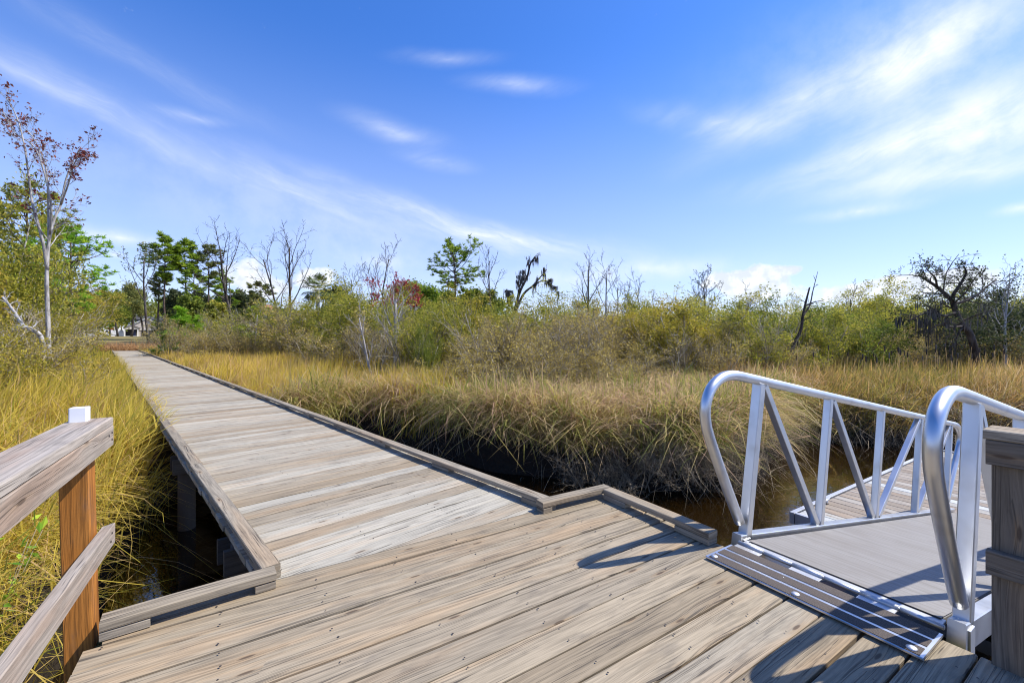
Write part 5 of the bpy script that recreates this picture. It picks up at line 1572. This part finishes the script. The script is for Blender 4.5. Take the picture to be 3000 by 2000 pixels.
def world():
    w = bpy.data.worlds.new('World'); S.world = w; w.use_nodes = True
    t = NT(w.node_tree)
    sky = t.n('ShaderNodeTexSky', sky_type='NISHITA'); sky.sun_disc = False
    sky.sun_elevation = SUN_EL; sky.sun_rotation = SUN_AZ
    sky.air_density = 1.0; sky.dust_density = .3; sky.ozone_density = 2.2; sky.altitude = 0
    hs = t.n('ShaderNodeHueSaturation'); hs.inputs['Saturation'].default_value = 1.28; hs.inputs['Value'].default_value = 1.0
    t.l(sky.outputs[0], hs.inputs['Color'])
    dv = t.n('ShaderNodeTexCoord').outputs['Generated']
    sp = t.n('ShaderNodeSeparateXYZ'); t.l(dv, sp.inputs[0])
    az = t.m('ARCTAN2', sp.outputs[0], sp.outputs[1]); el = t.m('ARCSINE', sp.outputs[2])
    azel = t.xyz(az, el)
    wn = t.noise(azel, 5.0, 4, .55, True)
    wc = t.n('ShaderNodeSeparateColor'); t.l(wn, wc.inputs[0])
    fine = t.noise(azel, 16.0, 5, .6)
    def streak(rot, s1, s2, seed):
        c, s = cos(rot), sin(rot)
        x = t.m('ADD', t.m('MULTIPLY', az, c * s1), t.m('MULTIPLY', el, s * s1))
        y = t.m('ADD', t.m('MULTIPLY', az, -s * s2), t.m('MULTIPLY', el, c * s2))
        wx = t.m('ADD', y, t.m('MULTIPLY', wc.outputs[0], 1.4))
        return t.noise(t.xyz(x, wx, seed), 1.0, 7, .68)
    st_l = streak(radians(-16), 3.0, 20.0, 1.7); st_r = streak(radians(16), 2.6, 16.0, 6.1)
    def ang(px, py):
        return math.atan2(px - 1500, F), math.atan2(HY - py, sqrt(F * F + (px - 1500) ** 2))
    def warped(k):
        vm = t.n('ShaderNodeVectorMath', operation='MULTIPLY_ADD')
        t.l(wn, vm.inputs[0]); vm.inputs[1].default_value = (k, k * .55, 0)
        ad = t.n('ShaderNodeVectorMath', operation='ADD'); t.l(azel, ad.inputs[0]); ad.inputs[1].default_value = (-k * .5, -k * .275, 0)
        t.l(ad.outputs[0], vm.inputs[2])
        return vm.outputs[0]
    WA = {True: warped(.05), False: warped(.10)}
    acc = {}
    def blob(px, py, rx, ry, rot, amp, tex, warp=.10):
        px, py, rx, ry = px * 1.2755, py * 1.2755, rx * 1.2755, ry * 1.2755
        a0, e0 = ang(px, py); k = cos(a0) / F * 2.0
        mp = t.n('ShaderNodeMapping', vector_type='TEXTURE'); t.l(WA[warp < .08], mp.inputs[0])
        mp.inputs['Location'].default_value = (a0, e0, 0); mp.inputs['Rotation'].default_value = (0, 0, radians(rot)); mp.inputs['Scale'].default_value = (rx * k, ry * k, 50)
        g = t.n('ShaderNodeTexGradient', gradient_type='QUADRATIC_SPHERE'); t.l(mp.outputs[0], g.inputs[0])
        acc[tex] = t.m('MULTIPLY_ADD', g.outputs[1], amp, acc.get(tex, 0.0))
    TX = {'L': t.sm(st_l, .32, .72, .25, 1.0), 'R': t.sm(st_r, .27, .73, .20, .74), 'F': t.sm(fine, .25, .7, .25, 1.0)}
    TL, TR, TF, TC = 'L', 'R', 'F', 'C'
    # (display-pixel centre, half sizes, rotation, strength)
    blob(120, 210, 260, 24, -14, .28, TL); blob(390, 330, 230, 22, -22, .42, TL); blob(640, 430, 240, 26, -20, .32, TL)
    blob(930, 490, 260, 28, -14, .38, TL); blob(1180, 555, 230, 26, -8, .55, TL); blob(440, 262, 60, 12, 2, .35, TL)
    blob(700, 520, 500, 90, -14, .16, TF)
    blob(280, 545, 110, 16, -4, .45, TF, .04); blob(268, 587, 14, 8, 0, .4, TF, .02)
    blob(1190, 195, 95, 15, -2, .62, TR, .05); blob(1030, 132, 90, 12, 4, .34, TR, .05)
    blob(905, 300, 90, 20, -8, .52, TR, .06); blob(995, 368, 70, 15, -6, .45, TR, .05); blob(330, 140, 240, 26, -12, .18, TL)
    blob(1640, 280, 130, 26, -18, .50, TR); blob(1850, 240, 210, 50, 12, .50, TR); blob(2110, 130, 130, 65, 40, .72, TR)
    blob(2200, 265, 260, 80, 14, .55, TR); blob(2010, 355, 230, 32, 6, .50, TR); blob(2220, 402, 260, 34, -3, .62, TR)
    blob(2300, 300, 200, 70, 10, .45, TF); blob(2200, 60, 380, 130, 0, .30, TF); blob(1980, 487, 90, 13, 0, .35, TF, .04)
    blob(2345, 483, 30, 12, 0, .6, TF, .03); blob(1480, 620, 190, 24, 0, .35, TF); blob(1300, 640, 160, 20, 0, .2, TF)
    blob(2190, 275, 230, 75, 10, .16, TF); blob(2080, 150, 120, 75, 35, .12, TF); blob(1900, 232, 200, 40, 12, .10, TF)
    # cumulus low over the horizon
    cum = t.noise(azel, 20.0, 5, .55)
    TX['C'] = t.sm(cum, .22, .5, .3, 1.0)
    blob(1650, 645, 62, 21, 0, 0.84, TC, .05); blob(1715, 632, 75, 31, 0, 1.31, TC, .05); blob(1760, 668, 87, 28, 0, 1.00, TC, .05); blob(1815, 618, 52, 15, 0, 1.00, TC, .04)
    blob(2000, 668, 93, 33, 0, 1.05, TC, .05); blob(2090, 655, 75, 26, 0, 1.05, TC, .05); blob(2210, 640, 87, 31, 0, 1.05, TC, .05); blob(1900, 700, 300, 20, 0, .2, TF)
    blob(735, 628, 42, 21, 0, 1.16, TC, .04); blob(560, 615, 56, 43, 0, 0.95, TC, .05); blob(640, 655, 162, 36, 0, 0.79, TC, .05); blob(880, 600, 70, 14, 0, .25, TF)
    total = 0.0
    cu = t.sm(t.m('ADD', acc.pop('C'), t.m('MULTIPLY', t.m('SUBTRACT', cum, .5), 1.5)), .27, .70)
    for k in acc: total = t.m('MULTIPLY_ADD', acc[k], TX[k], total)
    # pale belt near the horizon
    hb = t.m('MULTIPLY', t.sm(el, .62, 0.0), .27)
    tot = t.m('ADD', total, hb)
    f = t.m('MINIMUM', t.m('MAXIMUM', t.m('MULTIPLY', tot, 1.3), t.m('MULTIPLY', cu, .97)), .97)
    base = t.mix(1.0, hs.outputs[0], t.mix(t.sm(el, .02, .50), SKYLOW, SKYTINT), 'MULTIPLY')
    cc = t.mix(t.m('MULTIPLY', t.sm(t.noise(azel, 34.0, 4, .6), .38, .62), t.sm(cu, .3, .9)), CLOUD, CLOUDLO)
    col = t.mix(f, base, cc)
    bg = t.n('ShaderNodeBackground'); t.l(col, bg.inputs[0]); bg.inputs[1].default_value = SKYS
    o = t.n('ShaderNodeOutputWorld'); t.l(bg.outputs[0], o.inputs[0])
SKYLOW = (0.80, 0.81, 1.22); SKYTINT = (0.90, 0.98, 1.36); CLOUDLO = (4.7, 5.1, 5.9); CLOUD = (6.0, 6.3, 6.8); SKYS = 0.118
world()
S.view_settings.view_transform = 'Standard'; S.view_settings.look = 'None'
S.view_settings.exposure = 0.6; S.view_settings.gamma = 1; S.view_settings.use_curve_mapping = False
S.cycles.pixel_filter_type = 'BLACKMAN_HARRIS'; S.cycles.filter_width = 1.1
S.cycles.max_bounces = 6; S.cycles.diffuse_bounces = 3; S.cycles.glossy_bounces = 3; S.cycles.transmission_bounces = 4; S.cycles.transparent_max_bounces = 4
S.cycles.sample_clamp_indirect = 8
S.cycles.use_denoising = True; S.cycles.use_adaptive_sampling = False
